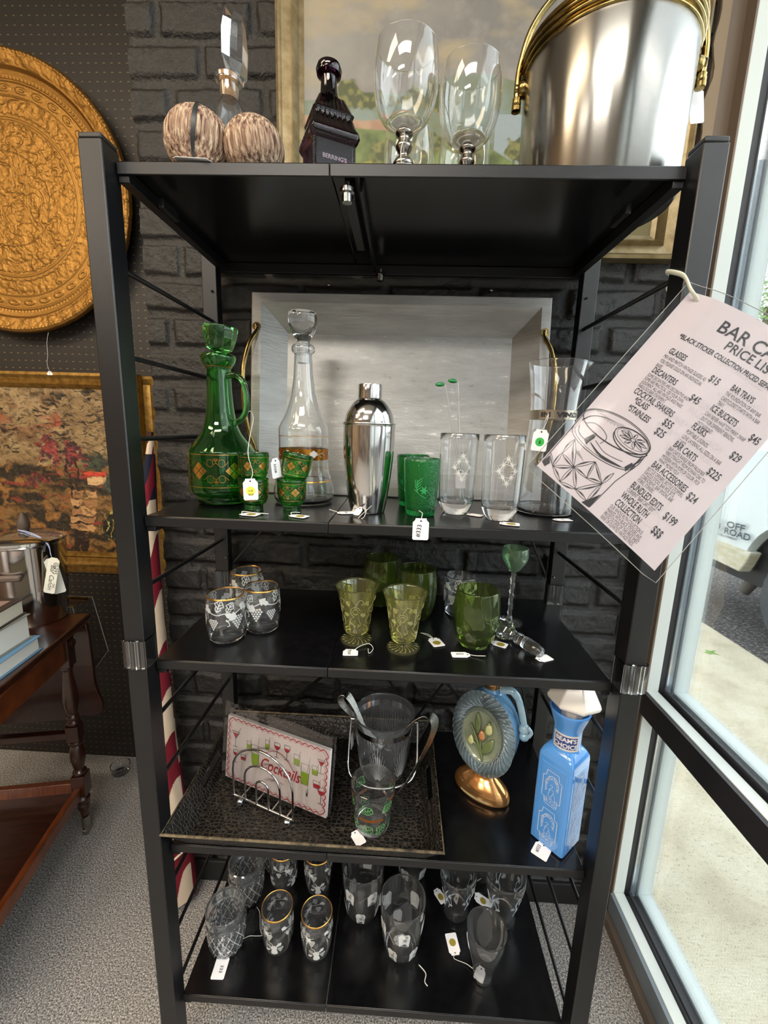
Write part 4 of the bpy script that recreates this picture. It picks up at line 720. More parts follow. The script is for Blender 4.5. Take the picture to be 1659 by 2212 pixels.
# carafe
ca = thing('wine_carafe', 'clear glass carafe with a metal band reading IN VINO, right end of the second shelf', 'carafe', (.771, .203, Z2))
P_ = curve_prof([(.052, 0), (.0552, .003), (.0550, .012), (.0525, .045), (.0490, .090), (.0455, .140), (.0438, .180), (.0440, .205), (.0465, .240), (.0505, .270), (.0545, .294)], 5)
spout = lambda a, z, r: 1 + (.22 * max(0, (z - .262) / .032) ** 1.5 * math.exp(-((a - R(85)) / .28) ** 2) if z > .262 else 0)
obj('body', MB().lathe(cup(P_, .0018, .008), 128, rf=spout), M_clear, ca, 60); mb = band(P_, .186, .203, .0007); obj('metal_band', mb, mat('pewter_band', 'a89f90', .3, .9, bp=(200, .3, .001)), ca, 60)
obj('band_lettering', text(MB(), 'IN  VINO  VERITAS', .0125, wrap([(.0452, 0), (.0452, .3)], R(-48), .0004), 0, .1902, sx=1.5, bold=.03), M_ink, ca)
ptag('t', (.7335, .150, Z2 + .146), (R(88), R(5), R(-6)), 'white tag with a green sticker hanging on the carafe', M_grsticker, (('$', .0, -.006, .008),), .028, .040, [(0, .018, .001), (.006, .034, .0), (.008, .05, -.006), (.003, .034, -.001)])
# silver tray
sv = thing('silver_tray', 'large silver painted wooden tray with brass handles leaning on the black brick wall', 'tray', (.459, .318, Z2 + .001), rot=(R(-7.0), 0, 0))
m, n, b = _new('scratched_silver_leaf'); b.inputs['Metallic'].default_value = .45; b.inputs['Roughness'].default_value = .42
q = noise(n, 30, 5, .75, stretch=(.6, 1, 2.2)); n.links.new(ramp(n, q.outputs[0], [(.30, '77736c'), (.36, 'aaa8a4'), (.62, 'b6b5b2'), (.70, 'e2e0dc')]), b.inputs['Base Color']); bump(n, b, q.outputs[0], .3, .003); M_sv = m
M_sv2 = mat('silver_tray_rim', 'b3b2af', .42, .4, nz=(6, '9c9a96', (1, 1, 5)), bp=(40, .3, .003, (1, 1, 8)))
hw, H_, dp = .3425, .462, .050; ox, oz = hw - .024, .024; px_, pz = .265, .078
obj('panel', MB().bb(-px_ - .004, px_ + .004, dp - .008, dp, pz - .02, H_ - .078), M_sv, sv)
def ringf(rects): # nested rectangles -> quads; each (halfwidth, z0, z1, y)
    vs = []; fs = []
    for (a, z0, z1, y) in rects: vs += [(-a, y, z0), (a, y, z0), (a, y, z1), (-a, y, z1)]
    for k in range(len(rects) - 1):
        for i in range(4): fs.append((k * 4 + i, k * 4 + (i + 1) % 4, k * 4 + 4 + (i + 1) % 4, k * 4 + 4 + i))
    return MB().add(vs, fs)
obj('rim', ringf([(px_ + .012, pz - .03, H_ - .07, dp), (hw - .004, .004, H_ - .004, .004), (hw, .0, H_, .002), (hw - .002, .002, H_ - .002, 0), (ox + .002, oz - .002, H_ - oz + .002, 0), (ox, oz, H_ - oz, .002), (px_, pz - .018, H_ - .080, dp - .006)]), M_sv2, sv, 20)
for s_ in (-1, 1):
    x_ = s_ * (hw - .013); pth = sm([(x_, -.001, .388), (x_, -.004, .372), (x_ + s_ * .012, -.016, .340), (x_ + s_ * .020, -.026, .290), (x_ + s_ * .021, -.027, .240), (x_ + s_ * .018, -.024, .190), (x_ + s_ * .010, -.014, .140), (x_, -.004, .105), (x_, -.001, .090)], 5)
    h_ = obj('handle', MB().tube(pth, [.0045] * 6 + [.0052] * (len(pth) - 12) + [.0045] * 6, 12), M_brass, sv, 60)
    obj('handle_plate', MB().tube([(x_, .0, .384), (x_, -.003, .384)], .0095, 16).tube([(x_, .0, .094), (x_, -.003, .094)], .0095, 16), M_brass, h_, 40)
    obj('screw', MB().ball((x_, -.004, .384), .0032, 10).ball((x_, -.004, .094), .0032, 10), M_silver, h_, 50)
PLC = ((.6553, -.0954, 1.3925), (.7889, -.1617, 1.2740), (.8649, -.0247, 1.6366), (1.0135, -.0876, 1.5329))
# ---------------------------------------------------------------- laminated price list
cBL, cBR, cTL, cTR = [V(c_) for c_ in PLC]
pl_ = thing('price_list', 'laminated bar cart price list sheet hanging tilted on a zip tie from the rack', 'sign', cBL)
PW, PH = .2147, .3832; nrm = (cBR - cBL).cross(cTL - cBL).normalized()
def PS(u, v, e=0):
    a, b_ = u / PW, v / PH; q = (cBL * (1 - a) + cBR * a) * (1 - b_) + (cTL * (1 - a) + cTR * a) * b_ - cBL
    return tuple(q + nrm * (e + .004 * math.sin(PI * max(0, min(1, a))) - .006 * math.exp(-((a - .0) / .12) ** 2) * b_))
def surf(u0, u1, v0, v1, e, nu=30, nv=24): return MB().grid(nu, nv, lambda a, b_: PS(u0 + (u1 - u0) * a, v0 + (v1 - v0) * b_, e))
obj('paper', surf(0, PW, 0, PH, 0), M_paper, pl_, 80); LM = .011
obj('laminate', surf(-LM, PW + LM, -LM * 1.3, PH + LM * 1.3, .0009), M_film, pl_, 80)
edge = [(-LM, -LM + (PH + 2 * LM) * k / 12) for k in range(13)] + [(-LM + (PW + 2 * LM) * k / 12, PH + LM * 1.3) for k in range(1, 13)] + [(PW + LM, PH + LM - (PH + 2 * LM) * k / 12) for k in range(1, 13)] + [(PW + LM - (PW + 2 * LM) * k / 12, -LM * 1.3) for k in range(1, 12)]
obj('laminate_edge', MB().tube([PS(u, v, .0002) for u, v in edge], .0005, 5, True), M_acryledge, pl_, 80)
F = lambda u, v: PS(u, v, .0004); G = lambda u, v: PS(u, v, .0002)
mb = MB(); T_ = lambda s, size, x, y, **k: text(mb, s, size, F, x, y, **k)
T_('BAR CART', .031, .0655, .336, bold=.012, sx=.80, shear=0); T_('PRICE LIST', .022, .090, .3165, bold=.012, sx=.76); T_('*BLACK STICKER COLLECTION PRICED SEPARATELY', .0122, .032, .298, bold=.018, sx=.575)
def body(x, y, lines, lh=.0092, s_=.0092):
    for i, l in enumerate(lines): T_(l, s_, x, y - i * lh, sx=.405, bold=-.004)
def head(x, y, h_, price=None, px_=0, py=0):
    T_(h_, .0150, x, y, bold=.014, sx=.46)
    if price: T_(price, .0170, px_, py, bold=.014, sx=.56)
head(.035, .268, 'GLASSES', '$15', .103, .262); body(.034, .2575, ['MIX AND MATCH VINTAGE GLASSES AS', 'YOU PLEASE! SOLD ON AN INDIVIDUAL', 'BASIS.'])
head(.035, .2275, 'DECANTERS', '$45', .100, .2215); body(.034, .2185, ['SOME DECANTERS ARE DECORATIVE AND', 'SOME ARE PRACTICAL. USE YOUR OWN', 'JUDGMENT. ALL ARE VINTAGE AND MAKE', 'FABULOUS BAR STATEMENT.'], .0075, .0086)
head(.035, .184, 'COCKTAIL SHAKERS'); head(.044, .171, '*GLASS', '$55', .094, .168); head(.044, .156, '*STAINLESS', '$25', .094, .150)
head(.134, .268, 'BAR TRAYS', '$49', .200, .262); body(.133, .2575, ['THE FOUNDATION OF ANY BAR', 'CART/CLOSET STARTS WITH A BAR', 'TRAY.'])
head(.131, .2265, 'ICE BUCKETS', '$45', .195, .223); body(.130, .216, ['CAN NEVER HAVE TOO MANY. SWAP', 'OUT FOR DIFFERENT SEASONS,', 'OCCASSIONS!'])
head(.128, .1885, 'FLASKS', '$29', .191, .187); body(.127, .178, ['PORTABLE LEGENDS.', 'LOVE LAYERING ALL SIZES ON A BAR', 'CART!'])
head(.1255, .151, 'BAR CARTS', '$225', .182, .149); body(.124, .1425, ['BAR CARTS RANGE FROM FAULKNER', 'VIBES STRAIGHT FROM ROWAN OAK TO', 'MODERN WITH POPS OF COLOR. PICK', 'WHAT MOVES YOU!'], .0074, .0086)
head(.121, .108, 'BAR ACCESSORIES', '$24', .183, .104); body(.120, .1000, ['BOTTLE OPENERS, BOTTLE STOPPERS,', 'SWIZZLE STICKS, BAR PICK SETS,', 'CORKSCREWS, BAR SPOONS, BAR', 'FORKS, STIRRERS.'], .0072, .0086)
head(.118, .0655, 'BUNDLED EDITS', '$199', .177, .0615); body(.118, .0575, ['CURRENT "BAR CART EDIT"'])
head(.117, .0450, 'WHOLE RUTH', '$$$', .177, .036); head(.117, .0315, 'COLLECTION'); body(.115, .0235, ['OUR WHOLE RUTH COLLECTION IS', 'MARKED WITH BLACK STICKERS AND', 'PRICED OUTSIDE OF THIS PRICE SHEET', 'RARE OR ELEVATED VINTAGE FINDS.'], .0068, .0085)
# drawing of a cut glass with a citrus slice
def lens(a, b_, w_): # two thin arcs meeting at both ends
    ax, ay = a; bx_, by = b_; dx, dy = bx_ - ax, by - ay; L = math.hypot(dx, dy); nx, ny = -dy / L, dx / L
    return [('l', [(ax + dx * t + nx * w_ * math.sin(PI * t) * s_, ay + dy * t + ny * w_ * math.sin(PI * t) * s_) for t in [k / 8 for k in range(9)]], .0007) for s_ in (1, -.6)] + [('l', [(ax + dx * t + nx * w_ * math.sin(PI * t) * .6, ay + dy * t + ny * w_ * math.sin(PI * t) * .6) for t in [.15 + k * .07 for k in range(10)]], .0014, lambda t: 1 - abs(2 * t - 1))]
def ell(cx, cy_, rx, ry, a, a0=0, a1=360, n=36): return [(cx + rx * math.cos(R(t)) * math.cos(R(a)) - ry * math.sin(R(t)) * math.sin(R(a)), cy_ + rx * math.cos(R(t)) * math.sin(R(a)) + ry * math.sin(R(t)) * math.cos(R(a))) for t in [a0 + (a1 - a0) * k / n for k in range(n + 1)]]
D_ = [('l', ell(.0535, .119, .0535, .0235, 5), .0011), ('l', ell(.0535, .1185, .0520, .0220, 5), .0007), ('l', ell(.054, .088, .052, .020, 4, 175, 362), .0010), ('l', ell(.055, .091, .050, .020, 4, 180, 358), .0006)]
D_ += [('l', [(.0012, .112), (.0015, .088), (.0020, .010)], .0011), ('l', [(.1065, .122), (.1075, .100), (.0985, .058), (.0950, .004)], .0011), ('l', [(.104, .112), (.1035, .086)], .0018)]
ST = [(.0414, .0351), (.0179, .0153), (.087, .0423), (.0637, .0106), (.0158, .0408), (.0658, .0341), (.0165, .0705), (.040, .004), (.086, .008), (.060, .062), (.090, .066), (.003, .030)]
for i, j, w_ in ((0, 1, .003), (0, 4, .003), (0, 5, .0025), (0, 6, .0035), (0, 3, .003), (0, 9, .003), (0, 7, .003), (5, 2, .003), (2, 3, .003), (2, 9, .002), (2, 10, .003), (3, 8, .003), (3, 7, .003), (1, 4, .003), (1, 7, .003), (1, 11, .002), (4, 6, .003), (2, 8, .003), (5, 9, .002)): D_ += lens(ST[i], ST[j], w_)
D_ += [('l', ell(.079, .121, .0275, .0150, 2), .0012), ('l', ell(.079, .1225, .0245, .0125, 2), .0005), ('l', ell(.080, .1185, .028, .0175, 2, 185, 355), .0016)]
for k in range(9):
    a = R(40 * k + 10); c_ = (.080, .1225); e1 = (c_[0] + .022 * math.cos(a), c_[1] + .0110 * math.sin(a)); D_ += lens((c_[0] + .003 * math.cos(a), c_[1] + .0015 * math.sin(a)), e1, .0028)
for k in range(34): x_ = .014 + .0017 * k; y_ = .1335 - .0045 * abs(math.sin(k * .13)); D_.append(('l', [(x_, y_), (x_ - .0004, y_ - .006 - .002 * math.sin(k * 2.1))], .00035))
for k in range(16): x_ = .030 + .0012 * k; D_.append(('l', [(x_, .060 - k * .0006), (x_ + .0005, .054 - k * .0002)], .0004))
D_ += [('l', sp([(.012, .100), (.022, .109), (.038, .1085), (.050, .101), (.048, .088)]), .0009), ('l', sp([(.008, .093), (.014, .083), (.028, .080), (.036, .088), (.034, .098)]), .0010), ('l', sp([(.036, .0810), (.060, .0740), (.092, .0800)]), .0030, lambda t: .3 + math.sin(PI * t)), ('l', sp([(.040, .088), (.062, .0815), (.088, .087)]), .0008), ('p', [(.026, .079), (.034, .074), (.036, .092), (.032, .095)]), ('l', sp([(.006, .102), (.012, .116), (.026, .125), (.045, .130)]), .0022, lambda t: 1.1 - t), ('p', [(.082, .002), (.0945, .003), (.0955, .030), (.090, .018)]), ('p', [(.002, .010), (.009, .007), (.012, .016), (.004, .026)]), ('p', [(.100, .088), (.106, .100), (.107, .112), (.103, .100)]), ('p', [(.095, .083), (.100, .078), (.103, .092), (.099, .095)])]
art(mb, D_, F, .004); obj('printing', mb, M_ink, pl_)
mb = MB(); Mi = lambda u, v: G(.230 - u, v)
text(mb, 'CANON', .034, Mi, .030, .318, bold=.0, sx=.8); text(mb, 'LEGENDARY BARS', .015, Mi, .062, .292, sx=.6)
for i, (s_, y_) in enumerate((('THE * MURAL', .262), ('WHITEHORSE *', .246), ('BLIND * SHEFFIELD', .222), ('OVERLAND * CLARE', .206), ('INDIANA FLATS * BAR CHEF', .182), ('FEDERAL BLOCK * BENNY', .160), ('ANCHOR HOUSE', .140), ('GROVE BRANDY', .122))): text(mb, s_, .015, Mi, .050, y_, sx=.52)
art(mb, [('l', ell(.150, .085, .022, .034, 10), .0008), ('l', ell(.165, .050, .014, .012, 0), .0008)], G); obj('show_through', mb, M_fadeink, pl_)
hp = V(PS(.010, PH - .012)) + cBL; zt = tag(obj('zip_tie', MB().tube(sm([hp + V((.004, .003, -.004)), hp + V((.002, -.005, -.001)), hp + V((-.008, -.006, .010)), V((.8585, -.012, 1.655)), V((.8575, .012, 1.668)), V((.862, .040, 1.678)), V((.874, .054, 1.6795)), V((.886, .055, 1.672)), V((.885, .054, 1.662)), V((.872, .052, 1.658))], 6), .0036, 10, flat=.45), mat('white_nylon', 'dfe4d4', .4), None, 60), 'white nylon zip tie holding the price list at the front right rack post', 'zip tie')
# ---------------------------------------------------------------- third shelf
Pg = curve_prof([(.0300, 0), (.0320, .0015), (.0350, .008), (.0372, .022), (.0382, .045), (.0378, .068), (.0365, .085), (.0355, .094)], 4)
circ = 2 * PI * .038; vi = []
for k in range(3): vi += tr2(vine(.032), (k + .5) * circ / 3 - circ / 2, .062)
ga = tumb('grape_etched_glass', 'gold-rimmed juice glass etched with grapes, front left of the three on the third shelf', 'glass', (.130, .125, Z3), Pg, M_clear, 'gold-rimmed grape juice glasses', .0014, .006, vi, M_frost, R(20), rim=True)
dup(ga, 'gold-rimmed juice glass etched with grapes, right one of the three on the third shelf', (.1885, .173, Z3), 1.1); dup(ga, 'gold-rimmed juice glass etched with grapes, back one of the three on the third shelf', (.122, .268, Z3), 2.3)
ec = tumb('etched_juice_glass', 'clear etched juice glass without gold rim behind the front olive tumbler', 'glass', (.627, .297, Z3), Pg, M_clear, None, .0014, .006, vi, M_frost, R(0))
# yellow footed glasses
Py = [(.0001, .0), (.0318, 0), (.0326, .002), (.0318, .0042), (.020, .007), (.0135, .010), (.013, .013), (.018, .017), (.0235, .021), (.0268, .030), (.0285, .050), (.0315, .070), (.0350, .088), (.0395, .106), (.0437, .1195)]
Py = Py[:2] + curve_prof(Py[2:], 3); shell = Py + [(.0425, .1205)] + [(r - .0026, z) for r, z in Py[::-1] if z > .026] + [(.0001, .024)]
def ye(loc, label, root=None):
    if root: return dup(root, label, loc, 1.0)
    t = thing('yellow_footed_glass', label, 'footed glass', loc, 0, 'yellow pressed footed glasses'); obj('body', MB().lathe(shell, 80, rf=lambda a, z, r: 1 + .012 * math.sin(a * 10) * (.02 < z < .035)), M_yellow, t, 60)
    P_ = [q for q in Py if q[1] > .02]; it_ = []
    for k in range(5):
        x = k * .040 - .08
        it_ += tr2([('l', star, .0007) for star in ([arc(0, 0, .006, 0, 330, 10), arc(0, 0, .0105, 20, 250, 10), sp([(0, .012), (.008, .026), (.016, .022), (.012, .015)]), sp([(-.004, -.010), (-.014, -.022), (-.004, -.030)]), sp([(.006, -.012), (.012, -.028), (.004, -.034)])])] + leaf2(-.013, .012, .012, 2.0, False) + leaf2(.012, -.006, .012, -.3, False), x, .075)
    q = obj('raised_pattern', art(MB(), it_, wrap(P_, 0, .0004, .036), .003), M_yellow2, t); q.modifiers.new('thick', 'SOLIDIFY').thickness = .0008
    f2 = [('l', sp([(.008 * math.cos(a), .008 * math.sin(a)), (.019 * math.cos(a + .15), .019 * math.sin(a + .15)), (.029 * math.cos(a), .029 * math.sin(a))]), .0016) for a in [2 * PI * k / 18 for k in range(18)]]
    obj('foot_pattern', art(MB(), f2, lambda u, v: (u, v, .0062 - .055 * max(0, math.hypot(u, v) - .012) * .45), .003), M_yellow2, t).modifiers.new('thick', 'SOLIDIFY').thickness = .0008; return t
y0_ = ye((.396, .138, Z3), 'yellow pressed footed glass, left of the pair on the third shelf'); ye((.492, .113, Z3), 'yellow pressed footed glass, right of the pair on the third shelf', y0_)
# olive tumblers
Po = curve_prof([(.0285, 0), (.0305, .003), (.035, .010), (.040, .022), (.0455, .045), (.0468, .068), (.0455, .092), (.0430, .112), (.0420, .1185)], 4)
orf = lambda a, z, r: 1 + (.022 * abs(math.sin(a * 7)) - .012 if z < .035 else (.006 * math.sin(a * 14) if z < .10 else 0))
oa = tumb('olive_tumbler', 'olive green barrel glass tumbler, front right of the three on the third shelf', 'tumbler', (.639, .146, Z3), Po, M_olive, 'olive green barrel tumblers', .0026, .010, rf=orf, seg=112)
dup(oa, 'olive green barrel glass tumbler, the farthest back of the three', (.437, .335, Z3), .7); dup(oa, 'olive green barrel glass tumbler, middle one behind the right yellow glass', (.521, .264, Z3), 1.9)
# cordial with twisted stem
co = thing('cordial_glass', 'small cordial glass with pale green bowl and twisted clear stem on the third shelf', 'cordial glass', (.737, .255, Z3))
P_ = curve_prof([(.005, .120), (.012, .126), (.019, .136), (.026, .147), (.0290, .157), (.0288, .168), (.0275, .178)], 4); obj('bowl', MB().lathe([(.0001, .119)] + P_ + [(P_[-1][0] - .0008, .1785)] + [(r - .0013, z + .001) for r, z in P_[::-1] if z > .125] + [(.0001, .127)], 64), M_palegreen, co, 60)
obj('stem', MB().lathe([(.0055 if k % 2 else .0038, .010 + k * .0050) for k in range(23)], 24, rf=lambda a, z, r: 1 + .22 * math.cos(a * 3 + z * 240)), M_clear, co, 60)
obj('foot', MB().lathe([(.001, .001), (.029, 0), (.0295, .0015), (.020, .004), (.008, .008), (.005, .014), (.001, .014)], 48), M_clear, co, 50)
# loose clear stopper lying down
ls = thing('glass_stopper', 'clear faceted glass decanter stopper lying on its side at the right of the third shelf', 'stopper', (.705, .172, Z3 + .0215), rot=(R(97), 0, R(38)))
obj('ball', MB().lathe(curve_prof([(.004, -.028), (.018, -.022), (.0215, -.008), (.0205, .008), (.013, .020), (.0095, .028), (.0115, .034), (.012, .040), (.0100, .048), (.0098, .052)], 3), 10), M_clear, ls, 20); obj('plug', MB().lathe([(.0001, .050), (.0125, .051), (.0125, .075), (.0105, .090), (.0085, .093), (.0001, .093)], 32), M_clear, ls, 30)
ptag('t', (.390, .083, Z3 + .0015), (0, 0, R(4)), 'white tag written 333 lying before the left yellow glass', None, (('#333', 0, 0, .008, R90),), .029, .024, [(.008, .010, .001), (.02, .022, .003), (.036, .028, .004), (.044, .012, .002), (.036, -.004, .001), (.034, .012, .002)])
ptag('t', (.560, .140, Z3 + .0015), (0, 0, R(20)), 'white tag with an olive dot lying between the right yellow and front olive glass', M_olsticker, (), .026, .036, [(0, .016, .001), (-.008, .03, .002), (-.016, .045, .001), (-.004, .03, .003), (0, .016, .001)])
ptag('t', (.604, .094, Z3 + .0015), (0, 0, R(-86)), 'white tag with faint writing lying before the front olive tumbler', None, (('#333', 0, -.001, .007, R90),), .020, .036, [(0, .016, .001), (.006, .03, .002), (.010, .046, .004), (.004, .03, .001)])
ptag('t', (.765, .096, Z3 + .0012), (0, 0, R(115)), 'white tag lying under the tip of the loose glass stopper', None, (), .022, .032)
ptag('t', (.690, .145, Z3 + .0012), (0, 0, R(60)), 'white tag with an olive dot half under the loose stopper and front olive tumbler', M_olsticker, (), .022, .032)

# ---------------------------------------------------------------- fourth shelf: crocodile tray and its contents
m, n, b = _new('black_crocodile_leather'); b.inputs['Roughness'].default_value = .36
vo = n.nodes.new('ShaderNodeTexVoronoi'); vo.feature = 'DISTANCE_TO_EDGE'; vo.inputs['Scale'].default_value = 105; vo.inputs['Randomness'].default_value = .55; c_ = n.nodes.new('ShaderNodeTexCoord'); mp = n.nodes.new('ShaderNodeMapping'); mp.inputs['Scale'].default_value = (1, 1.2, .9); n.links.new(c_.outputs['Object'], mp.inputs[0]); n.links.new(mp.outputs[0], vo.inputs['Vector'])
n.links.new(ramp(n, vo.outputs['Distance'], [(.0, '453f36'), (.05, '1d1a17'), (.11, '0e0c0b')]), b.inputs['Base Color']); q = ramp(n, vo.outputs['Distance'], [(0, '000000'), (.16, 'ffffff')]); bump(n, b, q, .45, .002); M_croc = m
ct = thing('crocodile_tray', 'black crocodile-embossed rectangular tray with slot handles on the fourth shelf', 'tray', (.309, .186, Z4))
a_, c2 = .240, .155; A2_, C2_ = .274, .186; Ht = .052; th = .0045
mb = MB(); mb.bb(-a_, a_, -c2, c2, 0, .007); obj('base', mb, M_croc, ct)
def wallp(x0, y0, x1, y1, X0, Y0, X1, Y1, hole=False):
    """sloping side panel, bottom edge (x0,y0)-(x1,y1), top edge (X0,Y0)-(X1,Y1)"""
    mb = MB(); nrm_ = V(((y1 - y0), -(x1 - x0), 0)).normalized() * th
    P = lambda t, s: V((x0 + (x1 - x0) * t, y0 + (y1 - y0) * t, 0)) * (1 - s) + V((X0 + (X1 - X0) * t, Y0 + (Y1 - Y0) * t, Ht)) * s
    cells = [(0, 1, 0, 1)] if not hole else [(0, .36, 0, 1), (.64, 1, 0, 1), (.36, .64, 0, .42), (.36, .64, .80, 1)]
    for t0, t1, s0_, s1_ in cells:
        q = [P(t0, s0_), P(t1, s0_), P(t1, s1_), P(t0, s1_)]; mb.add(q + [p - nrm_ for p in q], [(0, 1, 2, 3), (7, 6, 5, 4), (0, 4, 5, 1), (1, 5, 6, 2), (2, 6, 7, 3), (3, 7, 4, 0)])
    return mb
for nm, ar_ in (('side', (-a_, -c2, a_, -c2, -A2_, -C2_, A2_, -C2_)), ('side', (a_, c2, -a_, c2, A2_, C2_, -A2_, C2_)), ('end', (a_, -c2, a_, c2, A2_, -C2_, A2_, C2_, True)), ('end', (-a_, c2, -a_, -c2, -A2_, C2_, -A2_, -C2_, True))): obj(nm, wallp(*ar_), M_croc, ct)
obj('worn_edge', MB().tube([(-A2_, -C2_, Ht), (A2_, -C2_, Ht), (A2_, C2_, Ht), (-A2_, C2_, Ht)], .0028, 6, True), mat('worn_leather_edge', '2a241d', .5, nz=(55, '7d6f55')), ct, 40)
TB = Z4 + .0075
nh = thing('napkin_holder', 'chrome wire napkin holder with nested arches and ball feet on the crocodile tray', 'napkin holder', (.2035, .097, TB), R(-20.5))
M_wire = mat('chrome_wire', 'c4c4c4', .1, 1)
def arch_(hw_, y, z0, hh, r_): return MB().tube([(-hw_, y, z0), (-hw_, y, z0 + hh - hw_ * .9 if hh > hw_ else z0 + .005)] + [(hw_ * math.cos(R(a)), y, z0 + hh - min(hw_ * .9, hh) + min(hw_ * .9, hh) * math.sin(R(a))) for a in range(165, 0, -15)] + [(hw_, y, z0 + hh - hw_ * .9 if hh > hw_ else z0 + .005), (hw_, y, z0)], r_, 10)
for y in (0, .052):
    for hw_, hh in ((.078, .136), (.046, .098), (.016, .062)): obj('arch', arch_(hw_, y, .022, hh * (1.0 if y == 0 else 1.03), .0024), M_wire, nh, 60)
    obj('base_wire', MB().tube([(-.080, y, .021), (.080, y, .021)], .0026, 10), M_wire, nh, 60)
for x in (-.060, -.022, .022, .060): obj('cross_wire', MB().tube([(x, 0, .019), (x, .052, .019)], .0022, 8), M_wire, nh, 60)
for x in (-.062, .062):
    for y in (0, .052): obj('ball_foot', MB().ball((x, y, .009), .0090, 20), M_wire, nh, 80)
# packet of printed cocktail napkins
npk = thing('napkin_packet', 'cellophane packet of cocktail napkins with red scalloped border in the chrome holder', 'napkins', (.2165, .124, TB + .022), rot=(R(-7), 0, R(-20.5)))
NW, NH = .270, .150; s_ = []
obj('napkins', MB().box((0, .006, NH / 2), (NW, .008, NH)), mat('white_napkin', 'f7f1ee', .8, nz=(20, 'efe8e5')), npk)
Fn = lambda u, v: (u, .0014, v + NH / 2); scal = []
for (x0, y0, x1, y1, n_) in ((-NW / 2, NH / 2, NW / 2, NH / 2, 17), (NW / 2, NH / 2, NW / 2, -NH / 2, 9), (NW / 2, -NH / 2, -NW / 2, -NH / 2, 17), (-NW / 2, -NH / 2, -NW / 2, NH / 2, 9)):
    k_ = .94; x0, x1, y0, y1 = x0 * k_, x1 * k_, y0 * .90, y1 * .90
    for i in range(n_):
        for j in range(6):
            t = (i + j / 6) / n_; b_ = .0045 * math.sin(PI * j / 6); dx, dy = x1 - x0, y1 - y0; L = math.hypot(dx, dy); scal.append((x0 + dx * t - dy / L * b_, y0 + dy * t + dx / L * b_))
obj('red_border', art(MB(), [('l', scal + scal[:1], .0022), ('l', [(x * .965, y * .945) for x, y in scal + scal[:1]], .0007)], Fn), mat('red_print', 'c23a48', .7), npk)
rd, gr_, bk = MB(), MB(), MB()
text(rd, 'Cocktails', .036, Fn, -.040, -.020, bold=.012, sx=.78, shear=.3, ang=-.02); art(rd, [('l', sp([(-.035, .012), (.0, .030), (.03, .020), (.05, -.002)]), .0012)], Fn); text(rd, 'MADE IN ITALY', .0045, Fn, -.004, -.040)
def martini(x, y, s, liq, a=0):
    art(bk, tr2([('l', [(-.5, 1), (0, .2), (.5, 1), (-.5, 1)], .05), ('l', [(0, .2), (0, -.6)], .05), ('l', [(-.3, -.65), (.3, -.65)], .06), ('l', [(.1, .5), (.6, 1.5)], .04)], x, y, s, a), Fn); art(liq, tr2([('p', [(-.36, .82), (0, .26), (.36, .82)])], x, y, s, a), lambda u, v: (u, .0012, v + NH / 2))
def glassd(x, y, w_, h_, liq, a=0):
    art(bk, tr2([('l', [(-w_ / 2, h_), (-w_ * .4, 0), (w_ * .4, 0), (w_ / 2, h_), (-w_ / 2, h_)], .0007), ('l', [(0, 0), (w_ * .5, h_ * 1.4)], .0006)], x, y, 1, a), Fn); art(liq, tr2([('p', [(-w_ * .44, h_ * .6), (-w_ * .38, .001), (w_ * .38, .001), (w_ * .44, h_ * .6)])], x, y, 1, a), lambda u, v: (u, .0012, v + NH / 2))
def wine(x, y, s, liq, a=0):
    art(bk, tr2([('l', [(-.35, 1), (-.38, .6), (-.2, .3), (0, .2), (.2, .3), (.38, .6), (.35, 1), (-.35, 1)], .05), ('l', [(0, .2), (0, -.6)], .06), ('l', [(-.3, -.65), (.3, -.65)], .06)], x, y, s, a), Fn); art(liq, tr2([('p', [(-.36, .65), (-.2, .3), (0, .22), (.2, .3), (.36, .65)])], x, y, s, a), lambda u, v: (u, .0012, v + NH / 2))
martini(-.110, .020, .022, rd); wine(-.108, -.020, .018, rd); glassd(-.086, -.020, .015, .013, rd); glassd(-.072, .012, .013, .018, gr_); glassd(-.052, -.022, .022, .048, gr_, .05); glassd(-.022, .026, .012, .022, gr_)
wine(.004, .030, .020, rd); wine(.030, .032, .020, rd); glassd(.056, .016, .016, .024, gr_); glassd(.078, -.020, .022, .046, gr_); glassd(.102, .010, .016, .020, gr_); glassd(.108, -.018, .018, .016, rd); wine(.124 - .0, .0, .026, rd) if 0 else martini(.116, .030, .018, rd); wine(.120, -.034, .022, rd); glassd(.086, -.044, .004, .014, bk)
obj('red_print', rd, mat('red_lettering', 'c0303c', .7), npk); obj('green_print', gr_, mat('green_print', '9fc23e', .7), npk); obj('line_print', bk, mat('dark_print', '4b4a44', .7), npk)
obj('cellophane', MB().grid(40, 26, lambda u, v: (-.142 + .284 * u, -.003 - .003 * math.sin(u * 9 + v * 5) * v * v + .006 * max(0, v - .8), -.006 + .190 * v)), M_wrap, npk, 80)
obj('cellophane', MB().grid(10, 10, lambda u, v: (-.142 + .284 * u, .014, -.006 + .180 * v)), M_wrap, npk, 80)
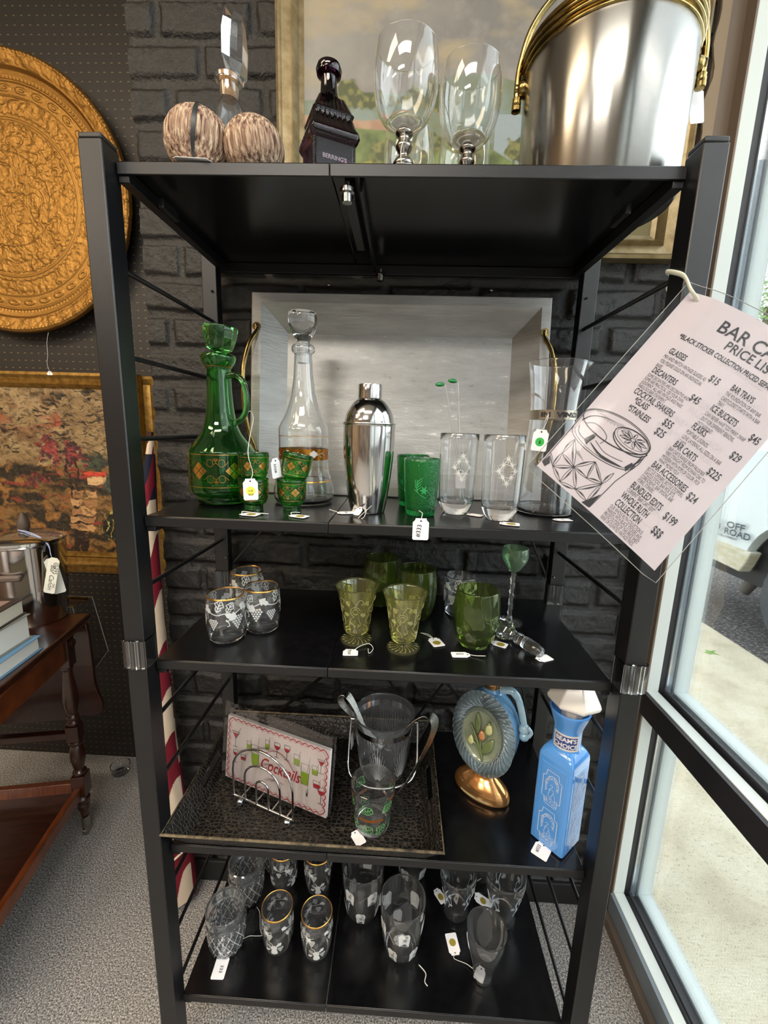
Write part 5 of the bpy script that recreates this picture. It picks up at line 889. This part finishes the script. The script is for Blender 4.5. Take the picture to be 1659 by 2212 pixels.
# ice bucket with tongs
kb = thing('crystal_ice_bucket', 'clear cut-glass ice bucket with chrome band and bail handle on the crocodile tray', 'ice bucket', (.457, .247, TB))
P_ = curve_prof([(.050, 0), (.0535, .003), (.0570, .020), (.0620, .055), (.0670, .095), (.0705, .125), (.0725, .140), (.0745, .158)], 4)
def crf(a, z, r):
    if z < .010 or z > .122: return 1
    t = (a * 6 / PI) % 2 - 1; return 1 + (.022 * (abs(math.sin(15 * math.atan2(t, z / .09))) - .5) if r > .045 else 0)
obj('body', MB().lathe(cup(P_, .0042, .012), 240, rf=crf), glass('cut_crystal', (.95, .97, 1), .0, 1.62, tw=.97), kb, 40); rl = []
for k in range(7):
    x0 = (k - 3) * .060
    for j in range(13): a = R(-60 + 10 * j); rl.append(('l', [(x0 + .006 * math.sin(a), .014 + .006 * math.cos(a)), (x0 + (.092 - .03 * abs(a)) * math.sin(a) * .42, .014 + (.100 - .045 * abs(a)) * math.cos(a))], .0011, lambda t: 1.2 - t))
obj('cut_rays', art(MB(), rl, wrap(P_, R(-10), .0012, .062), .006), M_frost, kb); obj('chrome_band', band(P_, .126, .141, .0009, 64), M_chrome, kb, 60)
for s_ in (-1, 1): obj('pivot', MB().tube([(s_ * .072, .0, .134), (s_ * .081, .0, .134)], .0045, 12), M_chrome, kb, 40)
yb_ = [(-.080, 0, .136), (-.082, -.010, .110), (-.083, -.034, .060), (-.080, -.052, .038), (-.066, -.066, .026), (-.03, -.080, .019), (.02, -.080, .019), (.060, -.068, .026), (.076, -.052, .038), (.081, -.034, .060), (.081, -.010, .110), (.080, 0, .136)]
obj('bail_handle', MB().tube(sm(yb_, 6), .0026, 10), M_chrome, kb, 60)
def tongs(name, pts, w_, label, m_):
    t = thing(name, label, 'tongs', (0, 0, 0)); pt_ = sm(pts, 7); mb = MB(); n_ = len(pt_); c_ = []
    for i, p in enumerate(pt_):
        tg = (pt_[min(i + 1, n_ - 1)] - pt_[max(i - 1, 0)]).normalized(); sd = V((.78, .62, 0)); sd = (sd - tg * sd.dot(tg)).normalized(); nn = tg.cross(sd); k = 2 * i / (n_ - 1) - 1; ww = w_ * (1.25 - .75 * min(1, abs(k) * 1.5)) * (1.5 if abs(k) > .93 else 1)
        c_ += [p + sd * ww + nn * .0008, p - sd * ww + nn * .0008, p - sd * ww - nn * .0008, p + sd * ww - nn * .0008]
    mb.add(c_, [(i * 4 + j, i * 4 + (j + 1) % 4, i * 4 + 4 + (j + 1) % 4, i * 4 + 4 + j) for i in range(n_ - 1) for j in range(4)] + [(3, 2, 1, 0), tuple(range(4 * n_ - 4, 4 * n_))]); obj('arm', mb, m_, t, 50); return t
M_ham = mat('hammered_steel', 'b5b3ac', .22, 1, bp=(260, .6, .002))
tongs('ice_tongs', [(.452, .212, .640), (.425, .222, .700), (.395, .233, .762), (.377, .238, .795), (.364, .24, .808), (.352, .24, .800), (.356, .242, .780), (.385, .25, .740), (.420, .252, .700), (.455, .25, .660)], .0085, 'hammered steel ice tongs standing inside the cut-glass ice bucket', M_ham)
tongs('ice_tongs', [(.440, .215, .665), (.470, .205, .715), (.505, .200, .752), (.535, .197, .785), (.556, .195, .797), (.572, .193, .785), (.570, .19, .755), (.553, .185, .710), (.528, .177, .660), (.505, .168, .625), (.497, .164, .613)], .0095, 'ornate steel ice tongs hooked over the right rim of the ice bucket', M_ham)
ptag('t', (.379, .245, TB + .075), (R(86), 0, R(80)), 'white tag hanging at the left side of the cut-glass ice bucket', None, (), .022, .036)
# glass with green leaves
Pl = curve_prof([(.0330, 0), (.0350, .002), (.0368, .012), (.0395, .040), (.0432, .075), (.0470, .106)], 4); li = []
lf_ = [('l', [(0, 0), (.003, .018), (.022, .020), (.028, .008), (.018, 0), (0, 0)], .0010), ('l', [(0, .001), (.026, .016)], .0009)] + [('l', [(.005 + .005 * k, .004 + .003 * k), (.004 + .006 * k, .017)], .0008) for k in range(4)] + [('l', [(.008 + .005 * k, .005 + .003 * k), (.014 + .005 * k, .001 + .002 * k)], .0008) for k in range(3)]
for k in range(7): li += tr2(lf_, -.13 + k * .037, .012 + (k % 2) * .004, 1, .15 * (-1) ** k)
for k in range(5): li += tr2(lf_, -.12 + k * .050, .066, 1, -.1)
lg = tumb('green_leaf_glass', 'clear rocks glass printed with green leaves near the front edge of the crocodile tray', 'glass', (.441, .093, TB), Pl, M_clear, None, .0018, .014, li, mat('green_enamel', '6cc46a', .5), R(-6), artname='leaf_print')
bb_ = [('l', [(-.13, 0), (-.09, .0)], .007), ('l', [(-.03, 0), (.03, 0)], .007), ('l', [(.07, 0), (.12, 0)], .007), ('l', [(-.10, .044), (-.05, .044)], .007), ('l', [(.04, .044), (.10, .044)], .007)]
obj('amber_band', art(MB(), tr2(bb_, 0, .048), wrap(Pl, 0)), mat('amber_brown_enamel', '7d4a1e', .4), lg)
ptag('t', (.414, .058, TB + .001), (0, 0, R(35)), 'white tag under the green leaf glass on the crocodile tray', None, (), .022, .034)
# blue square bottle
M_blue = mat('blue_milk_glass', '4f8fd6', .16, 0, .6, .5); M_bluew = mat('white_on_blue_print', 'bccbe2', .55)
bb2 = thing('blue_square_bottle', 'square blue milk glass whiskey bottle with white oval panels and white stopper', 'bottle', (.8275, .095, Z4), R(41))
hs = .0365; mb = MB(); rr_s = [(.030, 0), (hs, .004), (hs, .200), (.034, .208), (.026, .222)]
def rsq(h_, z, n_=6, r_=.006): return [(sx_ * (h_ - r_) + r_ * math.cos(a), sy_ * (h_ - r_) + r_ * math.sin(a), z) for sx_, sy_, a0 in ((1, 1, 0), (-1, 1, 90), (-1, -1, 180), (1, -1, 270)) for a in [R(a0 + 90 * k / n_) for k in range(n_ + 1)]]
lev = [rsq(.033, 0), rsq(hs, .004), rsq(hs, .198), rsq(.0355, .206), rsq(.0325, .215, r_=.010), rsq(.029, .221, r_=.014), rsq(.0250, .226, r_=.018)]; n_ = len(lev[0])
mb.add([p for l in lev for p in l], [(i * n_ + j, i * n_ + (j + 1) % n_, (i + 1) * n_ + (j + 1) % n_, (i + 1) * n_ + j) for i in range(len(lev) - 1) for j in range(n_)] + [tuple(range(n_))[::-1], tuple((len(lev) - 1) * n_ + j for j in range(n_))])
obj('body', mb, M_blue, bb2, 40)
for k in range(4):
    Mz = Matrix.Rotation(R(90 * k), 3, 'Z'); fr = [('l', [(-.0255, .012), (.0255, .012), (.0255, .188), (-.0255, .188), (-.0255, .012)], .0012)]
    obj('raised_panel', MB().add([Mz @ V(p) for p in [(x, -hs - e, z) for (x, z, e) in ((-.027, .010, -.0005), (.027, .010, -.0005), (.027, .192, -.0005), (-.027, .192, -.0005), (-.0255, .0115, .0012), (.0255, .0115, .0012), (.0255, .1905, .0012), (-.0255, .1905, .0012))]], [(0, 1, 5, 4), (1, 2, 6, 5), (2, 3, 7, 6), (3, 0, 4, 7), (4, 5, 6, 7)]), M_blue, bb2)
    it_ = []
    for cz, hh in ((.052, .038), (.140, .038)):
        w2 = .0195; q = [(-w2, hh * .62), (-w2 * .72, hh * .66), (-w2 * .62, hh), (w2 * .62, hh), (w2 * .72, hh * .66), (w2, hh * .62), (w2, -hh * .62), (w2 * .72, -hh * .66), (w2 * .62, -hh), (-w2 * .62, -hh), (-w2 * .72, -hh * .66), (-w2, -hh * .62)]
        it_ += tr2([('l', q + q[:1], .0013)], 0, cz); rg_ = random.Random(int(cz * 999) + 0)
        it_ += tr2([('l', sp([(-.012, -.010), (-.013, .010), (-.006, .026), (.006, .028), (.013, .016), (.012, .002)]), .0014), ('l', sp([(-.010, -.008), (-.010, .012), (-.003, .021), (.008, .020), (.010, .010)]), .0008)], 0, cz)
        for _ in range(46): a = rg_.uniform(-.3, 3.5); r_ = rg_.uniform(.010, .014); x, y = r_ * math.cos(a), .008 + r_ * 1.4 * math.sin(a); it_ += tr2([('l', sp([(x, y), (x + rg_.uniform(-.003, .003), y + rg_.uniform(-.003, .003)), (x + rg_.uniform(-.003, .003), y + rg_.uniform(-.003, .003))]), .0006)], 0, cz)
        fg = sp([(-.004, .006), (-.001, .009), (.002, .006), (-.001, .003), (-.003, -.004), (-.006, -.016), (.0, -.018), (.004, -.008), (.008, -.016), (.010, -.024)]); it_ += tr2([('l', fg, .0009), ('l', [(0, .0), (.005, -.004), (.002, -.012)], .0008), ('l', [(-.002, .0), (-.006, -.006)], .0008)], 0, cz)
        for _ in range(46): x, y = rg_.uniform(-.014, .014), rg_.uniform(-.034, -.022); it_ += tr2([('l', sp([(x, y), (x + rg_.uniform(-.003, .003), y + rg_.uniform(-.002, .003)), (x + rg_.uniform(-.004, .004), y + rg_.uniform(-.002, .003))]), .0006)], 0, cz)
    obj('panel_print', art(MB(), it_, lambda u, v, Mz=Mz: tuple(Mz @ V((u, -hs - .0017, v)))), M_bluew, bb2)
Pn = curve_prof([(.0300, .216), (.0280, .224), (.0268, .232), (.0268, .262), (.0290, .274), (.0335, .288), (.0380, .303), (.0383, .3065)], 4); obj('neck', MB().lathe(Pn + [(.0355, .307), (.0300, .292), (.020, .272), (.0001, .270)], 64), M_blue, bb2, 50)
Rz = Matrix.Rotation(R(0), 3, 'Z'); wl = wrap(Pn, 0, .0007, .0268); lab = MB().grid(20, 6, lambda u, v: wl(-.057 + .050 * u, .229 + .034 * v)); obj('neck_label', lab, mat('cream_label', 'cfcac4', .5), bb2, 60)
wl2 = wrap(Pn, 0, .0010, .0268); obj('label_panel', MB().grid(20, 6, lambda u, v: wl2(-.0535 + .043 * u, .2330 + .026 * v)), mat('navy_label', '33407a', .5), bb2, 60)
wl3 = wrap(Pn, 0, .0013, .0268); lb = text(MB(), "BEAM'S", .0125, wl3, -.032, .2480, 'CENTER', bold=.03, sx=1.0); text(lb, 'CHOICE', .0125, wl3, -.032, .2350, 'CENTER', bold=.03, sx=.98); obj('label_lettering', lb, mat('silver_lettering', 'd4d4d8', .5), bb2)
so = obj('stopper', MB().lathe([(.0001, .276), (.020, .278), (.023, .300), (.028, .304), (.0490, .312), (.0520, .319), (.0490, .326), (.024, .368), (.010, .373), (.0001, .374)], 7), mat('white_ceramic_stopper', 'ebe6de', .2, 0, .5, .4), bb2, 25, .002); so.rotation_euler = (0, R(3), R(10))
ptag('t', (.790, .062, Z4 + .0012), (0, 0, R(-38)), 'white tag written 333 lying at the foot of the blue bottle', None, (('#333', -.004, 0, .009, R90),), .032, .036, [(0, .016, .001), (-.004, .022, .002)])
# oval ceramic bourbon decanter
od = thing('oval_floral_decanter', 'oval blue ceramic decanter with tulip medallion on a gold base', 'decanter', (.6935, .205, Z4), R(-36))
M_oblue = mat('glazed_sky_blue', '6fa3cc', .12, 0, .6, .5, nz=(18, '5b8dba')); M_slate = mat('glazed_slate_blue', '7a8c94', .14, 0, .6, .5, nz=(25, '5b666a')); M_ogold = mat('lustre_gold', 'b9804a', .16, .85, nz=(12, 'd9a46a'))
OC, ORX, ORZ = .163, .073, .101
obj('base', MB().lathe(curve_prof([(.054, 0), (.060, .004), (.061, .012), (.056, .026), (.043, .040), (.030, .052), (.024, .062), (.024, .072)], 4), 72, sx=1.12, sy=.66), M_ogold, od, 60)
lb = MB().grid(24, 8, lambda u, v: ((-.036 + .072 * u) * (1 - .0 * v), -(.0405 - .0155 * v) * math.sqrt(max(.02, 1 - ((-.036 + .072 * u) / (.066 - .012 * v)) ** 2)) - .0015, .010 + .026 * v)); obj('base_label', lb, mat('aged_label_paper', 'a89d74', .5, nz=(60, '6f6648')), od, 60)
def oval(u, e=0, s=1): return ((ORX * s + e) * math.cos(u), OC + (ORZ * s + e) * math.sin(u))
mb = MB(); prf = [(1.0, -.022), (1.0, -.010), (.985, .012), (.94, .030), (.80, .042), (.5, .047), (.001, .048)]
mb.add([(oval(2 * PI * i / 64, 0, k)[0], y, oval(2 * PI * i / 64, 0, k)[1]) for k, y in prf for i in range(64)], [(j * 64 + i, j * 64 + (i + 1) % 64, (j + 1) * 64 + (i + 1) % 64, (j + 1) * 64 + i) for j in range(len(prf) - 1) for i in range(64)]); obj('body', mb, M_oblue, od, 60)
# fluted face ring: height field between the medallion and the rim
NI, NJ = 30, 480
def ring_f(i, j):
    u = 2 * PI * j / NJ; k = i / (NI - 1); s = .66 + .36 * k; b_ = .010 * math.sin(PI * min(1, k * 1.02)); sw = u + .40 * (k - .5) * (1 if math.cos(u) > 0 else -1); fl_ = .0040 * math.sin(38 * sw) * math.sin(PI * k) ** .5
    lobe = 1 + .035 * k * abs(math.sin(u * 2 + .5)) ** .4; x, z = ORX * s * lobe * math.cos(u), OC + ORZ * s * lobe * math.sin(u); return (x, -.020 - b_ - fl_, z)
mb = MB(); mb.add([ring_f(i, j) for i in range(NI) for j in range(NJ)], [(i * NJ + j, i * NJ + (j + 1) % NJ, (i + 1) * NJ + (j + 1) % NJ, (i + 1) * NJ + j) for i in range(NI - 1) for j in range(NJ)]); obj('fluted_border', mb, M_slate, od, 50)
mb = MB(); mb.add([(oval(2 * PI * i / 72, 0, s)[0], y, oval(2 * PI * i / 72, 0, s)[1]) for s, y in ((.67, -.022), (.655, -.029), (.60, -.026), (.585, -.0235), (.001, -.0225)) for i in range(72)], [(j * 72 + i, j * 72 + (i + 1) % 72, (j + 1) * 72 + (i + 1) % 72, (j + 1) * 72 + i) for j in range(4) for i in range(72)]); obj('medallion', mb, mat('glazed_celadon', '9aa28a', .15, 0, .6, .5, nz=(14, '7c8570')), od, 50)
mb = MB()
for k in range(90): x, z = oval(2 * PI * k / 90, 0, .625); mb.ball((x, -.0285, z), .0016, 8)
obj('beading', mb, M_slate, od, 80)
def relief(items, m_, y, th_): q = obj('tulip_relief', art(MB(), items, lambda u, v: (u, y - .0015 * math.cos(u * 60), OC + v), .003), m_, od, 60); s_ = q.modifiers.new('thick', 'SOLIDIFY'); s_.thickness = th_; s_.offset = 0; return q
Lf = lambda pts: ('p', sp(pts + pts[:1], 4)); gd_ = mat('glazed_leaf_green', '6c7a4e', .15, 0, .6, .5)
relief([Lf([(-.006, .0), (-.016, .025), (-.012, .055), (-.002, .035)]), Lf([(.008, -.01), (.006, .02), (.018, .045), (.020, .02)]), Lf([(.002, -.045), (.010, -.015), (.030, .005), (.026, -.028)]), Lf([(-.026, .018), (-.012, .0), (.004, -.035), (-.008, -.02)]), ('l', sp([(.008, -.058), (-.004, -.03), (-.022, -.018)]), .003), ('l', sp([(.008, -.058), (.0, -.01), (.012, .02)]), .003), ('l', sp([(.008, -.058), (-.010, -.01), (-.026, .020)]), .003)], gd_, -.027, .005)
relief([Lf([(-.030, -.022), (-.024, -.008), (-.018, -.012), (-.016, -.024), (-.024, -.030)]), Lf([(.012, .016), (.012, .034), (.022, .038), (.026, .022), (.018, .014)])], mat('glazed_cream', 'c9c98c', .15, 0, .6, .5), -.0285, .007); relief([Lf([(-.004, .0), (.0, .016), (.008, .012), (.010, .0), (.003, -.006)])], mat('glazed_apricot', 'c8865a', .15, 0, .6, .5), -.0285, .007)
obj('shoulder', MB().lathe(curve_prof([(.036, .240), (.030, .250), (.020, .262), (.017, .270)], 4), 40, (0, .012, 0)), M_oblue, od, 60); obj('gold_cap', MB().lathe([(.0175, .268), (.0180, .272), (.0180, .300), (.001, .302)], 48, (0, .012, 0), rf=lambda a, z, r: 1 + .04 * math.sin(a * 24)), M_ogold, od, 50)
obj('neck_sticker', MB().grid(8, 8, lambda u, v: (.022 + .020 * u + .008 * v, -.012 - .012 * (1 - u) + .008 * u, .228 - .020 * u + .018 * v - .0)), mat('maroon_sticker', '5d3a44', .4, nz=(90, 'b9ab9c')), od, 60)
obj('handle', MB().tube(sm([(.022, .012, .268), (.045, .014, .275), (.060, .016, .262), (.068, .018, .240), (.075, .018, .215), (.080, .018, .200)], 6), [.0085] * 12 + [.0075] * 13 + [.007] * 6, 12).ball((.080, .016, .196), .012, 16, 1.1).ball((.082, .014, .180), .011, 16, 1).tube(sm([(.088, .014, .205), (.096, .016, .195), (.092, .016, .182)], 5), .004, 8), mat('glazed_pale_blue', 'a9c3cf', .12, 0, .6, .5, nz=(30, '7fa8bf')), od, 70)

# ---------------------------------------------------------------- bottom shelf
Pp = curve_prof([(.0330, 0), (.0345, .003), (.0375, .014), (.0405, .030), (.0425, .055), (.0430, .075), (.0410, .082), (.0440, .088), (.0452, .110)], 4)
def prf_(a, z, r):
    if r < .036 and z > .002 and z < .08: pass
    if z < .020: return 1 + .07 * abs(math.sin(a * 6))
    if z < .080: return 1 + .085 * (abs(math.sin(a * 7 + z * 180)) * abs(math.sin(a * 7 - z * 180))) ** .6
    return 1
pa_ = thing('pressed_tumbler', 'heavily patterned pressed clear glass tumbler, front left corner of the bottom shelf', 'tumbler', (.096, .128, Z5), 0, 'pressed clear tumblers on the bottom shelf')
obj('body', MB().lathe(cup(Pp, .0042, .012), 210, rf=lambda a, z, r: prf_(a, z, r) if r > rad(Pp, min(z, .11)) - .002 else 1), M_clear2, pa_, 35)
la = []
for k in range(14):
    x = (k - 7) * .0194
    la += [('l', [(x, .022), (x + .0194 * 1.5, .078)], .0011), ('l', [(x + .0194 * 1.5, .022), (x, .078)], .0011), ('l', sp([(x, .004), (x + .005, .018), (x + .0145, .018), (x + .0194, .004)]), .0012), ('d', x + .0097, .050, .0017)]
obj('diamond_pattern', art(MB(), la, wrap([(r * 1.045, z) for r, z in Pp], 0, .0012, .0435), .006), M_frost, pa_)
dup(pa_, 'heavily patterned pressed clear glass tumbler behind the front left one', (.106, .237, Z5), .5); dup(pa_, 'heavily patterned pressed clear glass tumbler, farthest back, mostly hidden', (.158, .330, Z5), 1.0)
ptag('t', (.100, .079, Z5 + .0012), (0, 0, R(2)), 'white tag written 333 lying before the front left pressed tumbler', None, (('333', 0, -.004, .010, R(-90)),), .030, .046, [(.0, .022, .001), (.02, .045, .002), (.045, .060, .003), (.064, .062, .002), (.078, .064, .002), (.070, .076, .002), (.058, .112, .003), (.046, .126, .002)])
Pf = curve_prof([(.0240, 0), (.0270, .002), (.0310, .010), (.0350, .030), (.0372, .058), (.0372, .085), (.0360, .115)], 4); circ = 2 * PI * .037; fi = []
for k in range(3): fi += tr2(fruit(.026), (k + .5) * circ / 3 - circ / 2, .042) + tr2(vine(.021), k * circ / 3 - circ / 2 + .012, .082)
fa = tumb('fruit_etched_glass', 'gold-rimmed tumbler etched with fruit, front left of the four on the bottom shelf', 'tumbler', (.219, .133, Z5), Pf, M_clear, 'gold-rimmed fruit tumblers on the bottom shelf', .0014, .008, fi, M_frost, R(2), rim=True)
dup(fa, 'gold-rimmed tumbler etched with fruit, front right of the four on the bottom shelf', (.315, .127, Z5), .12); dup(fa, 'gold-rimmed tumbler etched with fruit, back left of the four', (.196, .273, Z5), 1.0); dup(fa, 'gold-rimmed tumbler etched with fruit, back right of the four', (.291, .269, Z5), 2.2)
Ph = curve_prof([(.0340, 0), (.0365, .002), (.0400, .010), (.0450, .035), (.0500, .080), (.0530, .125), (.0535, .150)], 4); pi_ = []; dk = []
for row in range(2):
    for k in range(5):
        x = -.155 + k * .064 + row * .032; y = .030 + row * .062; pi_ += [('p', [(x - .013, y - .018), (x - .015, y + .012), (x - .008, y + .020), (x + .010, y + .018), (x + .014, y + .010), (x + .011, y - .020)])]; dk += tr2(star_(.0105, 10, .0010), x + .001, y + .002) + tr2(star_(.0055, 8, .0008), x + .005, y + .012) + leaf2(x - .005, y - .014, .010, .2)
def hb(loc, label, root=None, a=0):
    if root: return dup(root, label, loc, a)
    t = tumb('starburst_glass', label, 'highball glass', loc, Ph, M_clear, 'starburst highball glasses on the bottom shelf', .0014, .008, pi_, M_frost, R(0), artname='white_panels'); obj('star_print', art(MB(), dk, wrap(Ph, 0, .0009)), mat('dark_star_print', '4b5258', .6), t); return t
h0 = hb((.518, .145, Z5), 'highball glass with white panels and dark starbursts, front one on the bottom shelf'); hb((.416, .220, Z5), 'highball glass with white panels and dark starbursts, left one behind the front one', h0, .5); hb((.548, .330, Z5), 'highball glass with white panels and dark starbursts, farthest back and mostly hidden', h0, 1.2)
ptag('t', (.516, .150, Z5 + .012), (R(20), 0, R(120)), 'white tag inside the front starburst highball glass', None, (), .024, .034, [(0, .015, .001), (-.01, .03, .01), (.01, .04, .02), (.0, .05, .01)])
ptag('t', (.466, .245, Z5 + .0012), (0, 0, R(100)), 'white tag lying between the starburst glasses on the bottom shelf', None, (), .024, .034, [(0, .015, .001), (.01, .03, .002), (-.004, .06, .003)])
tag(obj('string_loop', MB().tube(sm([(.560, .110, Z5 + .002), (.575, .095, Z5 + .002), (.572, .080, Z5 + .002), (.578, .072, Z5 + .002)], 5), .0010, 6), M_string, None, 60), 'loose white string end lying right of the front starburst glass', 'string')
Pc = curve_prof([(.0270, 0), (.0300, .002), (.0315, .008), (.0300, .018), (.0310, .035), (.0360, .060), (.0430, .090), (.0470, .115), (.0465, .130)], 4); ci = []
for k in range(4): ci += tr2([('l', sp([(0, -.03), (.006, -.01), (-.004, .015), (.004, .035)]), .0022), ('l', sp([(.008, -.02), (.014, .0), (.006, .02)]), .0012)] + leaf2(.004, .012, .014, .8, False) + leaf2(-.004, -.004, .014, 2.4, False) + leaf2(.006, -.016, .012, .4), k * .062 - .10, .072)
ck = tumb('curved_cut_glass', 'waisted clear glass with cut leaf pattern, left of the pair at the back right', 'glass', (.661, .232, Z5), Pc, M_clear, 'waisted cut glasses on the bottom shelf', .0018, .020, ci, mat('cut_glass_white', 'cfd9e2', .35), 0)
dup(ck, 'waisted clear glass with cut leaf pattern, right of the pair at the back right', (.779, .226, Z5), 1.3, scale=1.08); dup(ck, 'waisted clear glass with cut leaf pattern, hidden behind the right one', (.750, .335, Z5), 2.3)
Pk = curve_prof([(.0205, 0), (.0222, .002), (.0225, .014), (.0235, .030), (.0300, .055), (.0380, .085), (.0430, .112), (.0445, .140)], 4)
tumb('plain_pilsner_glass', 'plain flared clear beer glass at the front right of the bottom shelf', 'glass', (.706, .100, Z5), Pk, M_clear, None, .0013, .006)
ptag('t', (.645, .157, Z5 + .0012), (0, 0, R(190)), 'white tag with an olive dot lying left of the plain flared beer glass', M_olsticker, (), .028, .046, [(0, .021, .001), (.006, .03, .002), (-.02, .045, .004), (-.036, .060, .006), (-.050, .055, .003), (-.046, .072, .002)])
ptag('t', (.733, .255, Z5 + .010), (R(15), 0, R(70)), 'white tag with an olive dot between the two waisted cut glasses', M_olsticker, (), .026, .040, [(0, .018, .001), (.016, .03, .01), (.028, .018, .03)])
ptag('t', (.622, .262, Z5 + .006), (R(10), R(10), R(40)), 'white tag lying against the left waisted cut glass', M_olsticker, (), .024, .036)
ptag('t', (.700, .098, Z5 + .0085), (R(8), 0, R(-30)), 'white tag inside the plain flared beer glass', None, (), .022, .028)
